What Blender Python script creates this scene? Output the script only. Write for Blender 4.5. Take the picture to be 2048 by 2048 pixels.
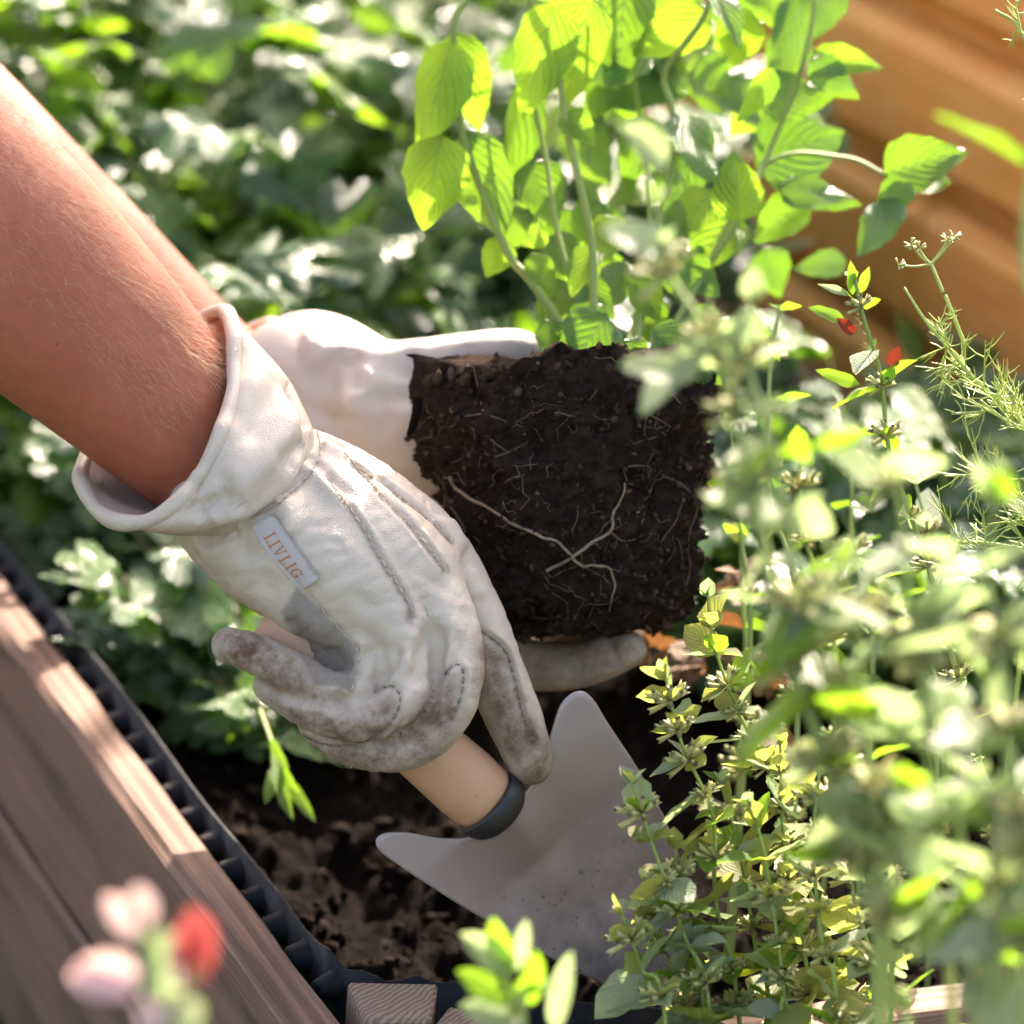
import bpy, bmesh, math, random
import numpy as np
import openvdb as vdb
from mathutils import Vector, Matrix, noise
from mathutils.bvhtree import BVHTree

rnd = random.Random(11)
R = math.radians
scene = bpy.context.scene
for o in list(bpy.data.objects): bpy.data.objects.remove(o)

# ------------------------------------------------------------------ camera
# World: X along the front board of the bed, Y along its left board, Z up; the bed's inner corner is (0,0,.2).
FPX = 85 / 24 * 2048
XC = np.array([16300, 1169, -7253.]); XC /= np.linalg.norm(XC)
YC = np.array([-3445, 3064, -7253.]); YC -= XC * XC.dot(YC); YC /= np.linalg.norm(YC)
ZC = np.cross(XC, YC)
MW = np.stack([XC, YC, ZC])                      # camera axes -> world axes
def _cam(px, py, d): return np.array([(px - 1024) / FPX * d, (1024 - py) / FPX * d, -d])
CAM = np.array([0, 0, .2]) - MW @ _cam(668, 2033, 1.42)
def P(px, py, d): return MW @ _cam(px, py, d) + CAM          # a point d metres into the scene
def Vp(px, py, d): return Vector(P(px, py, d))
def dirw(x, y, z): v = Vector(MW @ np.array([x, y, z], float)); return v.normalized()
def toview(p):
    c = (np.asarray(p) - CAM) @ MW
    return np.stack([1024 + FPX * c[..., 0] / -c[..., 2], 1024 - FPX * c[..., 1] / -c[..., 2], -c[..., 2]], -1)

cd = bpy.data.cameras.new('camera'); cam = bpy.data.objects.new('camera', cd)
scene.collection.objects.link(cam); scene.camera = cam
cd.sensor_width = 24; cd.lens = 85; cd.clip_start = .05; cd.clip_end = 500
cd.dof.use_dof = True; cd.dof.focus_distance = 1.432; cd.dof.aperture_fstop = 4.4
cd.dof.aperture_blades = 0
m4 = Matrix([list(MW[0]) + [CAM[0]], list(MW[1]) + [CAM[1]], list(MW[2]) + [CAM[2]], [0, 0, 0, 1]])
cam.matrix_world = m4

# ------------------------------------------------------------------ light
SUN_EL, SUN_AZ = R(38), R(52)         # azimuth measured from +X towards +Y
sd = Vector((math.cos(SUN_EL) * math.cos(SUN_AZ), math.cos(SUN_EL) * math.sin(SUN_AZ), math.sin(SUN_EL)))
w = bpy.data.worlds.new('World'); scene.world = w; w.use_nodes = True
nt = w.node_tree; bg = nt.nodes['Background']
sky = nt.nodes.new('ShaderNodeTexSky'); sky.sky_type = 'NISHITA'; sky.sun_disc = False
sky.sun_elevation = SUN_EL; sky.sun_rotation = math.pi / 2 - SUN_AZ
sky.air_density = 1.0; sky.dust_density = 4.0; sky.ozone_density = 1.0
nt.links.new(sky.outputs[0], bg.inputs[0]); bg.inputs[1].default_value = 0.15
sl = bpy.data.lights.new('sun', 'SUN'); sun = bpy.data.objects.new('sun', sl); scene.collection.objects.link(sun)
sl.energy = 5.0; sl.angle = R(.55); sl.color = (1, .93, .82)
sun.rotation_euler = sd.to_track_quat('Z', 'Y').to_euler()
vs = scene.view_settings; vs.view_transform = 'Standard'; vs.look = 'None'; vs.exposure = 2.22; vs.gamma = 1
vs.use_curve_mapping = False
try:
    vs.use_white_balance = True; vs.white_balance_temperature = 7150; vs.white_balance_tint = 16
except Exception: pass
scene.render.engine = 'CYCLES'
cy = scene.cycles
cy.use_denoising = True; cy.denoiser = 'OPENIMAGEDENOISE'; cy.denoising_input_passes = 'RGB_ALBEDO_NORMAL'
cy.max_bounces = 6; cy.diffuse_bounces = 3; cy.glossy_bounces = 2; cy.transmission_bounces = 4; cy.transparent_max_bounces = 8; cy.use_adaptive_sampling = True; cy.adaptive_threshold = .035; cy.adaptive_min_samples = 16; cy.caustics_reflective = False; cy.caustics_refractive = False
cy.sample_clamp_indirect = 6

# ------------------------------------------------------------------ helpers
COL = scene.collection
def link(name, data, mats=None, parent=None, loc=None):
    o = bpy.data.objects.new(name, data); COL.objects.link(o)
    if mats is not None and data is not None and not data.materials:
        for m in (mats if isinstance(mats, (list, tuple)) else [mats]): data.materials.append(m)
    if loc is not None: o.location = loc
    if parent is not None: o.parent = parent
    return o
def tag(o, label=None, cat=None, group=None, kind=None):
    if label: o['label'] = label
    if cat: o['category'] = cat
    if group: o['group'] = group
    if kind: o['kind'] = kind
    return o
def empty(name, loc, label, cat, group=None):
    o = bpy.data.objects.new(name, None); COL.objects.link(o); o.location = loc
    o.empty_display_size = .02
    return tag(o, label, cat, group)
def mesh(name, v, f, smooth=True):
    me = bpy.data.meshes.new(name)
    if isinstance(v, np.ndarray): v = v.tolist()
    if isinstance(f, np.ndarray): f = f.tolist()
    me.from_pydata(v, [], f); me.update()
    if smooth: me.polygons.foreach_set('use_smooth', [True] * len(me.polygons))
    return me
def off(root, v):                       # world verts -> verts of a part of `root`
    return np.asarray(v, float) - np.array(root.location)
def crom(pts, n):
    p = np.array(pts, float); m = len(p)
    if m == 2: return p[0] + (p[1] - p[0]) * np.linspace(0, 1, n)[:, None]
    e = np.vstack([2 * p[0] - p[1], p, 2 * p[-1] - p[-2]])
    out = []
    for t in np.linspace(0, m - 1, n):
        i = min(int(t), m - 2); u = t - i
        a, b, c, d = e[i:i + 4]
        out.append(.5 * (2 * b + (c - a) * u + (2 * a - 5 * b + 4 * c - d) * u * u + (3 * b - a - 3 * c + d) * u ** 3))
    return np.array(out)
def tube(pts, rad, sides=6, caps=True, flat=1.0):
    p = np.asarray(pts, float); n = len(p)
    rad = np.interp(np.linspace(0, 1, n), np.linspace(0, 1, len(rad)), rad) if hasattr(rad, '__len__') else np.full(n, rad)
    tan = np.gradient(p, axis=0); tan /= np.linalg.norm(tan, axis=1)[:, None] + 1e-12
    up = np.array([.31, .17, .93]);
    if abs(tan[0] @ up) > .9: up = np.array([1., 0, 0])
    u = np.cross(tan[0], up); u /= np.linalg.norm(u)
    V = []; F = []
    for i in range(n):
        u = u - tan[i] * (u @ tan[i]); u /= np.linalg.norm(u) + 1e-12
        v = np.cross(tan[i], u)
        for k in range(sides):
            a = 2 * math.pi * k / sides
            V.append(p[i] + rad[i] * (u * math.cos(a) + v * math.sin(a) * flat))
    for i in range(n - 1):
        for k in range(sides):
            k2 = (k + 1) % sides
            F.append((i * sides + k, i * sides + k2, (i + 1) * sides + k2, (i + 1) * sides + k))
    if caps:
        F.append(tuple(range(sides - 1, -1, -1))); F.append(tuple((n - 1) * sides + k for k in range(sides)))
    return np.array(V), F
class MB:
    def __init__(s): s.v = []; s.f = []; s.n = 0
    def add(s, v, f):
        v = np.asarray(v, float); s.v.append(v)
        s.f += [tuple(i + s.n for i in q) for q in f]; s.n += len(v)
    def build(s, name, mats, root=None, smooth=True, parent=None):
        v = np.vstack(s.v)
        if root is not None: v = off(root, v)
        return link(name, mesh(name, v, s.f, smooth), mats, parent or root)
def fbm(p, sc, octv=4):
    return noise.fractal(Vector(p) * sc, .6, 2.0, octv, noise_basis='PERLIN_ORIGINAL')
def nz(p, sc): return noise.noise(Vector(p) * sc)

# ------------------------------------------------------------------ materials
class NT:
    def __init__(s, name):
        s.m = bpy.data.materials.new(name); s.m.use_nodes = True; s.t = s.m.node_tree
        s.b = s.t.nodes['Principled BSDF']; s.o = s.t.nodes['Material Output']
    def n(s, typ, **kw):
        x = s.t.nodes.new('ShaderNode' + typ)
        for k, v in kw.items():
            if k.startswith('i_'):
                x.inputs[k[2:].replace('_', ' ')].default_value = v
            else: setattr(x, k, v)
        return x
    def l(s, a, b): s.t.links.new(a, b)
    def coord(s, out='Object', scale=(1, 1, 1), rot=(0, 0, 0)):
        c = s.n('TexCoord'); mp = s.n('Mapping'); mp.inputs['Scale'].default_value = scale
        mp.inputs['Rotation'].default_value = rot
        s.l(c.outputs[out], mp.inputs[0]); return mp.outputs[0]
    def noise(s, co, scale, detail=4, rough=.55, dist=0):
        x = s.n('TexNoise'); x.inputs['Scale'].default_value = scale; x.inputs['Detail'].default_value = detail
        x.inputs['Roughness'].default_value = rough; x.inputs['Distortion'].default_value = dist
        s.l(co, x.inputs['Vector']); return x.outputs['Fac']
    def ramp(s, fac, stops):
        x = s.n('ValToRGB'); e = x.color_ramp.elements
        while len(e) < len(stops): e.new(.5)
        for el, (p, c) in zip(e, stops):
            el.position = p; el.color = (c[0], c[1], c[2], 1) if hasattr(c, '__len__') else (c, c, c, 1)
        s.l(fac, x.inputs[0]); return x.outputs[0]
    def mix(s, fac, a, b, mode='MIX'):
        x = s.n('Mix', data_type='RGBA', blend_type=mode)
        for sock, v in ((x.inputs[0], fac), (x.inputs[6], a), (x.inputs[7], b)):
            if hasattr(v, 'is_linked'): s.l(v, sock)
            elif hasattr(v, '__len__'): sock.default_value = (v[0], v[1], v[2], 1)
            else: sock.default_value = v
        return x.outputs[2]
    def math(s, op, a, b=0.0):
        x = s.n('Math', operation=op)
        for sock, v in zip(x.inputs, (a, b)):
            if hasattr(v, 'is_linked'): s.l(v, sock)
            else: sock.default_value = v
        return x.outputs[0]
    def bump(s, h, strength=.3, dist=.001, prev=None):
        x = s.n('Bump'); x.inputs['Strength'].default_value = strength; x.inputs['Distance'].default_value = dist
        s.l(h, x.inputs['Height'])
        if prev is not None: s.l(prev, x.inputs['Normal'])
        return x.outputs[0]
    def fin(s, col, rough=.5, nrm=None, spec=.5, **kw):
        b = s.b
        if hasattr(col, 'is_linked'): s.l(col, b.inputs['Base Color'])
        else: b.inputs['Base Color'].default_value = (*col, 1)
        if hasattr(rough, 'is_linked'): s.l(rough, b.inputs['Roughness'])
        else: b.inputs['Roughness'].default_value = rough
        b.inputs['Specular IOR Level'].default_value = spec
        if nrm is not None: s.l(nrm, b.inputs['Normal'])
        for k, v in kw.items(): b.inputs[k.replace('_', ' ')].default_value = v
        return s.m

def leaf_mat(name, c1, c2, tr, rough=.42, trf=.45, edge=None, spec=.5):
    m = NT(name); uv = m.n('TexCoord').outputs['UV']; sep = m.n('SeparateXYZ'); m.l(uv, sep.inputs[0])
    ax = m.math('ABSOLUTE', m.math('SUBTRACT', sep.outputs[0], .5))
    # side veins: slanted bands; midrib along the centre
    ph = m.math('SUBTRACT', m.math('MULTIPLY', sep.outputs[1], 44.), m.math('MULTIPLY', ax, 46.))
    vein = m.math('POWER', m.math('ADD', m.math('MULTIPLY', m.math('SINE', ph), .5), .5), 6.)
    rib = m.math('LESS_THAN', ax, .022)
    oi = m.n('ObjectInfo').outputs['Random']
    n1 = m.noise(m.coord('Object'), 2.2, 4)
    col = m.mix(m.math('ADD', m.math('MULTIPLY', oi, .6), m.math('MULTIPLY', n1, .5)), c1, c2)
    if edge:
        n2 = m.noise(m.coord('Object'), 4.0, 3)
        e = m.math('MULTIPLY', m.math('GREATER_THAN', m.math('ADD', ax, m.math('MULTIPLY', n2, .35)), .6), .55)
        col = m.mix(e, col, edge)
    lighter = m.mix(.4, col, (.35, .42, .16))
    col = m.mix(m.math('MULTIPLY', m.math('MAXIMUM', rib, m.math('MULTIPLY', vein, .35)), .6), col, lighter)
    h = m.math('ADD', m.math('MULTIPLY', vein, -.8), m.math('MULTIPLY', m.noise(m.coord('Object'), 30, 3), .5))
    nrm = m.bump(h, .4, .015)
    m.fin(col, rough, nrm, spec)
    t = m.n('BsdfTranslucent')
    tc = m.mix(m.math('MULTIPLY', m.math('MAXIMUM', rib, m.math('MULTIPLY', vein, .5)), .5), m.mix(m.math('MULTIPLY', oi, .5), tr, (tr[0] * .7, tr[1] * .85, tr[2] * .8)), c2)
    m.l(tc, t.inputs[0]); m.l(nrm, t.inputs[1])
    x = m.n('MixShader'); x.inputs[0].default_value = trf
    m.l(m.b.outputs[0], x.inputs[1]); m.l(t.outputs[0], x.inputs[2]); m.l(x.outputs[0], m.o.inputs[0])
    return m.m

M = {}
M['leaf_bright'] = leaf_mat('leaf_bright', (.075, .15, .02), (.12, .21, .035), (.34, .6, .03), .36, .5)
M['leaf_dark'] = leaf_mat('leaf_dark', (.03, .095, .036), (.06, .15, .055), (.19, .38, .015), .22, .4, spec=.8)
M['leaf_mid'] = leaf_mat('leaf_mid', (.04, .12, .028), (.08, .175, .04), (.2, .39, .015), .24, .42, spec=.7)
M['leaf_pale'] = leaf_mat('leaf_pale', (.2, .27, .14), (.37, .42, .29), (.4, .52, .2), .34, .52, spec=.5)
M['leaf_olive'] = leaf_mat('leaf_olive', (.16, .2, .045), (.26, .28, .09), (.5, .54, .1), .5, .55, edge=(.3, .17, .09))
M['leaf_dry'] = leaf_mat('leaf_dry', (.1, .05, .025), (.18, .09, .045), (.25, .1, .03), .6, .3)
M['leaf_red'] = leaf_mat('leaf_red', (.07, .012, .008), (.13, .025, .012), (.2, .02, .008), .5, .45)
M['petal_pink'] = leaf_mat('petal_pink', (.68, .42, .42), (.8, .6, .58), (.85, .55, .5), .5, .4)
M['petal_red'] = leaf_mat('petal_red', (.5, .07, .06), (.6, .14, .12), (.75, .14, .11), .5, .4)
def stem_mat(name, a, b):
    m = NT(name); n1 = m.noise(m.coord('Object', (1, 1, 1)), 60, 3)
    return m.fin(m.mix(n1, a, b), .5, m.bump(m.noise(m.coord('Object'), 400, 2), .3, .0005), .4)
M['stem'] = stem_mat('stem', (.15, .22, .035), (.25, .31, .07))
M['stem_pale'] = stem_mat('stem_pale', (.24, .31, .08), (.34, .4, .13))
M['stem_brown'] = stem_mat('stem_brown', (.16, .11, .05), (.22, .17, .07))
M['calyx'] = stem_mat('calyx', (.32, .33, .09), (.5, .44, .2))

def wood(name, c1, c2, c3, axis='y', scale=1., bumpk=.5, fleck=None):
    m = NT(name)
    s = {'y': (1, .06, 1), 'x': (.06, 1, 1), 'z': (1, 1, .06)}[axis]
    co = m.coord('Object', s)
    warp = m.noise(co, 9 * scale, 3)
    wv = m.n('TexWave', wave_type='BANDS', bands_direction={'y': 'X', 'x': 'Y', 'z': 'X'}[axis])
    wv.inputs['Scale'].default_value = 42 * scale; wv.inputs['Distortion'].default_value = 5.5
    wv.inputs['Detail'].default_value = 3; wv.inputs['Detail Scale'].default_value = .9
    m.l(co, wv.inputs['Vector'])
    s2 = {'y': (1, .012, 1), 'x': (.012, 1, 1), 'z': (1, 1, .012)}[axis]
    fib = m.noise(m.coord('Object', s2), 900 * scale, 3, .7)
    blot = m.noise(m.coord('Object'), 14, 5)
    col = m.mix(m.ramp(wv.outputs['Fac'], [(.15, 0), (.85, 1)]), c1, c2)
    col = m.mix(m.ramp(blot, [(.4, 0), (.7, .75)]), col, c3)
    col = m.mix(m.math('MULTIPLY', m.ramp(fib, [(.45, 1), (.62, 0)]), .4), col, tuple(x * .55 for x in c1))
    if fleck:
        k = m.noise(m.coord('Object', s), 16, 4)
        col = m.mix(m.ramp(k, [(.58, 0), (.68, .8)]), col, fleck)
    h = m.math('ADD', m.math('MULTIPLY', wv.outputs['Fac'], .5), fib)
    return m.fin(col, .75, m.bump(h, bumpk, .0012), .3)
M['wood_bed'] = wood('wood_bed', (.10, .05, .031), (.235, .125, .083), (.2, .115, .082), 'y', 1., .6, (.27, .13, .06))
M['wood_front'] = wood('wood_front', (.2, .11, .075), (.33, .2, .15), (.28, .19, .15), 'x', 1., .6)
M['wood_orange'] = wood('wood_orange', (.8, .3, .06), (.86, .37, .085), (.86, .44, .13), 'y', .7, .18)
def endgrain():
    m = NT('wood_end_grain')
    co = m.coord('Object'); off_ = m.n('VectorMath', operation='ADD'); off_.inputs[1].default_value = (.03, -.11, 0)
    wn = m.n('TexNoise'); wn.inputs['Scale'].default_value = 45; wn.inputs['Detail'].default_value = 4; m.l(co, wn.inputs['Vector'])
    ma = m.n('VectorMath', operation='MULTIPLY_ADD'); ma.inputs[1].default_value = (.011,) * 3
    m.l(wn.outputs['Color'], ma.inputs[0]); m.l(co, ma.inputs[2]); m.l(ma.outputs[0], off_.inputs[0])
    wv = m.n('TexWave', wave_type='RINGS', rings_direction='Z'); wv.inputs['Scale'].default_value = 130
    wv.inputs['Distortion'].default_value = .6; wv.inputs['Detail'].default_value = 2
    m.l(off_.outputs[0], wv.inputs['Vector'])
    col = m.mix(m.ramp(wv.outputs['Fac'], [(.3, 0), (.6, 1)]), (.16, .1, .07), (.31, .2, .145))
    g = m.noise(m.coord('Object'), 700, 3)
    col = m.mix(m.math('MULTIPLY', g, .5), col, (.22, .15, .12))
    return m.fin(col, .85, m.bump(m.math('ADD', wv.outputs['Fac'], m.math('MULTIPLY', g, .7)), .6, .0012), .2)
M['wood_end'] = endgrain()
def liner():
    m = NT('black_plastic'); n1 = m.noise(m.coord('Object'), 90, 4)
    col = m.mix(m.ramp(n1, [(.5, 0), (.75, 1)]), (.006, .006, .008), (.022, .021, .021))
    return m.fin(col, m.ramp(n1, [(.3, .5), (.7, .8)]), m.bump(n1, .15, .001), .22)
M['plastic'] = liner()
def soilm(nm='soil', a1=(.0055, .0038, .003), a2=(.0145, .0098, .0076), a3=(.06, .03, .017)):
    m = NT(nm); co = m.coord('Object')
    a = m.noise(co, 160, 6, .7); b = m.noise(co, 700, 4, .7); c = m.noise(co, 24, 3)
    col = m.mix(m.ramp(a, [(.35, 0), (.7, 1)]), a1, a2)
    col = m.mix(m.ramp(b, [(.64, 0), (.78, .5)]), col, a3)
    col = m.mix(m.math('MULTIPLY', c, .35), col, tuple((x + y) / 2 for x, y in zip(a1, a2)))
    h = m.math('ADD', a, m.math('MULTIPLY', b, .5))
    return m.fin(col, .95, m.bump(h, 1., .004), .03)
M['soil'] = soilm()
M['peat'] = soilm('peat', (.018, .0115, .0085), (.058, .036, .026), (.15, .08, .042))
def crumbm(name, a, b):
    m = NT(name); g = m.n('NewGeometry').outputs['Random Per Island']
    col = m.ramp(g, [(0, a), (.75, tuple((x + y) / 2 for x, y in zip(a, b))), (.93, b), (1, tuple(min(1, x * 1.7) for x in b))])
    return m.fin(col, .95, m.bump(m.noise(m.coord('Object'), 900, 3), .6, .001), .04)
M['crumb_peat'] = crumbm('peat_crumb', (.016, .011, .008), (.08, .05, .032))
M['crumb'] = crumbm('soil_crumb', (.005, .0036, .003), (.026, .0165, .011))
M['root_dark'] = stem_mat('root_dark', (.05, .03, .02), (.12, .075, .045))
M['fibre'] = stem_mat('fibre', (.09, .055, .033), (.2, .14, .09))
M['root'] = stem_mat('root', (.17, .115, .07), (.28, .2, .13))
def ground():
    m = NT('ground'); co = m.coord('Object')
    col = m.mix(m.noise(co, 3, 6), (.05, .04, .025), (.05, .075, .025))
    return m.fin(col, .95, m.bump(m.noise(co, 60, 5), .6, .02), .15)
M['ground'] = ground()
def leather(name, tint):
    m = NT(name); co = m.coord('Object')
    vo = m.n('TexVoronoi', feature='DISTANCE_TO_EDGE'); vo.inputs['Scale'].default_value = 900
    wco = m.n('Vectorial') if False else None
    # pebbled grain: warped cells, stretched a little
    wn = m.n('TexNoise'); wn.inputs['Scale'].default_value = 260; wn.inputs['Detail'].default_value = 3
    m.l(co, wn.inputs['Vector'])
    add = m.n('VectorMath', operation='MULTIPLY_ADD'); add.inputs[1].default_value = (.0016,) * 3
    m.l(wn.outputs['Color'], add.inputs[0]); m.l(co, add.inputs[2]); m.l(add.outputs[0], vo.inputs['Vector'])
    cell = m.ramp(vo.outputs['Distance'], [(0, 0), (.16, 1)])
    w1 = m.noise(m.coord('Object', (1, 1, 1)), 120, 4, .6, .6); w2 = m.noise(co, 38, 5, .6)
    at = lambda nm: (lambda a: a.outputs['Fac'])(m.n('Attribute', attribute_name=nm))
    dirt, suede, seam = at('dirt'), at('suede'), at('seam')
    base = m.mix(m.ramp(w2, [(.3, 0), (.75, 1)]), tint, tuple(x * .9 for x in tint))
    base = m.mix(m.math('MULTIPLY', m.ramp(cell, [(0, 1), (1, 0)]), .16), base, (.42, .35, .28))
    sue = m.mix(m.noise(co, 300, 4, .8), (.16, .127, .1), (.36, .3, .245))
    base = m.mix(suede, base, sue)
    dn = m.ramp(m.noise(co, 85, 7, .72), [(.38, 0), (.6, 1)])
    dn2 = m.ramp(m.noise(co, 480, 4, .7), [(.55, 0), (.72, 1)])
    dcol = m.mix(m.noise(co, 55, 3), (.19, .088, .04), (.075, .035, .017))
    amt = m.math('MULTIPLY', dirt, m.math('ADD', .42, m.math('MULTIPLY', dn, .55)))
    col = m.mix(amt, base, dcol)
    col = m.mix(m.math('MULTIPLY', m.math('MULTIPLY', dirt, dn2), .5), col, (.09, .06, .045))
    col = m.mix(m.math('MULTIPLY', seam, .45), col, (.16, .11, .08))
    h = m.math('ADD', m.math('MULTIPLY', cell, .35), m.math('ADD', m.math('MULTIPLY', w1, .35), m.math('MULTIPLY', m.noise(co, 1500, 2), .12)))
    nrm = m.bump(w2, .12, .003, m.bump(h, .45, .0010))
    rg = m.math('ADD', .38, m.math('MULTIPLY', m.math('MAXIMUM', dirt, suede), .3))
    return m.fin(col, rg, nrm, .5)
M['leather'] = leather('cream_leather', (.56, .45, .34))
M['leather2'] = leather('cream_leather_pale', (.53, .45, .36))
def simple(name, c, rough=.5, spec=.5, var=.0, sc=200, **kw):
    m = NT(name); col = c; n1 = m.noise(m.coord('Object'), sc, 4)
    if var: col = m.mix(n1, tuple(x * (1 - var) for x in c), tuple(min(1, x * (1 + var)) for x in c))
    return m.fin(col, rough, m.bump(n1, .2, .0006), spec, **kw)
M['thread'] = simple('tan_thread', (.55, .43, .32), .8, .2, .3, 900)
M['thread_dark'] = simple('dark_thread', (.24, .175, .13), .85, .2, .3, 900)
M['tag'] = simple('satin_tag', (.43, .365, .335), .5, .3, .05, 1500)
M['tag_print'] = simple('copper_print', (.42, .15, .03), .45, .5, .12, 900)
def handle():
    m = NT('handle_wood'); co = m.coord('Object')
    n1 = m.noise(co, 60, 4); n2 = m.noise(co, 380, 5, .7)
    col = m.mix(n1, (.47, .245, .135), (.56, .32, .19))
    col = m.mix(m.ramp(n2, [(.58, 0), (.75, .55)]), col, (.26, .14, .09))
    return m.fin(col, .5, m.bump(n2, .12, .0005), .4)
M['handle'] = handle()
def steel():
    m = NT('painted_steel'); co = m.coord('Object')
    at = m.n('Attribute', attribute_name='dirt').outputs['Fac']
    n1 = m.noise(co, 45, 5, .6); n2 = m.noise(co, 260, 5, .75)
    col = m.mix(n1, (.31, .24, .222), (.34, .268, .248))
    sm = m.math('MULTIPLY', at, m.ramp(m.math('ADD', m.math('MULTIPLY', n2, .16), m.math('MULTIPLY', n1, .84)), [(.36, .15), (.66, 1)]))
    col = m.mix(m.math('MULTIPLY', sm, .85), col, (.05, .04, .035))
    sp = m.math('MULTIPLY', m.ramp(m.noise(co, 330, 2), [(.67, 0), (.70, 1)]), at)
    col = m.mix(sp, col, (.03, .02, .016))
    return m.fin(col, m.math('ADD', .3, m.math('MULTIPLY', at, .35)), m.bump(m.noise(co, 120, 2), .03, .001), .5, Coat_Weight=.25)
M['steel'] = steel()
M['ferrule'] = simple('dark_ferrule', (.016, .015, .015), .5, .5, .3, 300)
def skin():
    m = NT('skin'); co = m.coord('Object')
    n1 = m.noise(co, 26, 5); n2 = m.noise(co, 190, 4, .65)
    vo = m.n('TexVoronoi', feature='DISTANCE_TO_EDGE'); vo.inputs['Scale'].default_value = 1100
    m.l(m.coord('Object', (1, 1, .6)), vo.inputs['Vector'])
    col = m.mix(m.ramp(n1, [(.3, 0), (.7, 1)]), (.38, .104, .05), (.45, .138, .074))
    col = m.mix(m.ramp(n2, [(.45, 0), (.75, .5)]), col, (.31, .085, .04))
    fr = m.ramp(m.noise(co, 130, 1), [(.7, 0), (.76, .55)])
    col = m.mix(fr, col, (.28, .11, .06))
    v2 = m.n('TexVoronoi', feature='F1'); v2.inputs['Scale'].default_value = 75; m.l(co, v2.inputs['Vector'])
    mo = m.ramp(v2.outputs['Distance'], [(.035, 1), (.06, 0)])
    col = m.mix(m.math('MULTIPLY', mo, m.ramp(m.noise(co, 30, 0), [(.56, 0), (.6, .7)])), col, (.12, .035, .02))
    h = m.math('ADD', m.ramp(vo.outputs['Distance'], [(0, 0), (.12, 1)]), m.math('MULTIPLY', n2, .8))
    m.fin(col, m.ramp(n2, [(.3, .42), (.7, .56)]), m.bump(h, .3, .0008), .3, Subsurface_Weight=.2)
    m.b.inputs['Subsurface Radius'].default_value = (1, .3, .15); m.b.inputs['Subsurface Scale'].default_value = .006
    return m.m
M['skin'] = skin()
M['hair'] = simple('arm_hair', (.6, .36, .2), .35, .5)
M['shirt'] = simple('shirt_cloth', (.5, .52, .55), .9, .1, .1, 800)

# ------------------------------------------------------------------ setting: ground, bed, soil, far planter
gx = np.array([[-120, -120, 0], [120, -120, 0], [120, 120, 0], [-120, 120, 0]], float)
tag(link('ground', mesh('ground', gx, [(0, 1, 2, 3)], False), M['ground']), 'bare earth ground around the raised bed', 'ground', kind='structure')

def board(x0, x1, y0, y1, z0, z1, axis, root, mat, name='plank', ch=.003, seg=24, rough=.0012, seed=0, chin=None):
    """a board with chamfered long edges and slightly uneven, sawn faces"""
    if axis == 'y': L0, L1, a0, a1 = y0, y1, x0, x1
    else: L0, L1, a0, a1 = x0, x1, y0, y1
    ci = chin if chin is not None else ch
    prof = [(a0 + ch, z0), (a1 - ch, z0), (a1, z0 + ch), (a1, z1 - ci), (a1 - ci, z1), (a0 + ch, z1), (a0, z1 - ch), (a0, z0 + ch)]
    V = []; F = []; k = len(prof)
    for i in range(seg + 1):
        l = L0 + (L1 - L0) * i / seg
        for j, (a, z) in enumerate(prof):
            da = rough * nz((l * 9 + seed, j * 3.1, 1.7), 1.6); dz = rough * nz((l * 13 + seed, j * 2.3, 8.1), 1.4)
            V.append((a + da, l, z + dz) if axis == 'y' else (l, a + da, z + dz))
    for i in range(seg):
        for j in range(k):
            j2 = (j + 1) % k
            q = (i * k + j, i * k + j2, (i + 1) * k + j2, (i + 1) * k + j)
            F.append(q[::-1] if axis == 'y' else q)
    e0 = tuple(range(k)); e1 = tuple(seg * k + j for j in range(k))
    F += [e0, e1[::-1]] if axis == 'y' else [e0[::-1], e1]
    return link(name, mesh(name, off(root, V), F, False), mat, root)

bed = empty('raised_bed', (0, 0, 0), 'brown weathered wooden raised bed holding the dark soil, its boards running to lower left corner', 'raised bed')
board(-.0195, .0015, -.012, 1.25, .1105, .2, 'y', bed, M['wood_bed'], ch=.004, seg=90, rough=.0016, chin=.0018)
board(-.0205, .0008, -.014, 1.25, .006, .1075, 'y', bed, M['wood_bed'], ch=.003, seg=60, seed=5)
board(.05, .66, -.0555, -.0335, .107, .1985, 'x', bed, M['wood_front'], seg=60, rough=.0015, seed=9, ch=.002)
board(.05, .66, -.055, -.0345, .006, .1045, 'x', bed, M['wood_front'], seg=40, seed=12)
board(.5705, .5915, -.033, 1.25, .1105, .2, 'y', bed, M['wood_bed'], seg=40, seed=20)
board(.571, .592, -.033, 1.25, .006, .1075, 'y', bed, M['wood_bed'], seg=40, seed=21)
board(-.0195, .5915, 1.2505, 1.2715, .006, .2, 'x', bed, M['wood_front'], seg=30, seed=23)
def post(poly, z0, z1, seed):
    V = []; F = []; n = len(poly); N = 5
    for i in range(2):
        for (x, y) in poly: V.append((x, y, (z0, z1)[i]))
    for j in range(n): F.append((j, (j + 1) % n, n + (j + 1) % n, n + j))
    F.append(tuple(range(n, 2 * n)))
    F.append(tuple(range(n - 1, -1, -1)))
    bm = bmesh.new(); vs_ = [bm.verts.new(v) for v in V]
    for f in F: bm.faces.new([vs_[i] for i in f])
    bmesh.ops.bevel(bm, geom=[e for e in bm.edges], offset=.0012, segments=1, affect='EDGES')
    for v in bm.verts:
        if v.co.z > z1 - .004: v.co.z += .0012 * nz((v.co.x * 90 + seed, v.co.y * 90, 0), 1)
    me = bpy.data.meshes.new('corner_post'); bm.to_mesh(me); bm.free()
    link('corner_post', me, M['wood_end'], bed)
post([(.0085, -.011), (.0335, -.018), (.0475, .0085), (.0135, .0205)], .006, .2035, 1)
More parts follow.
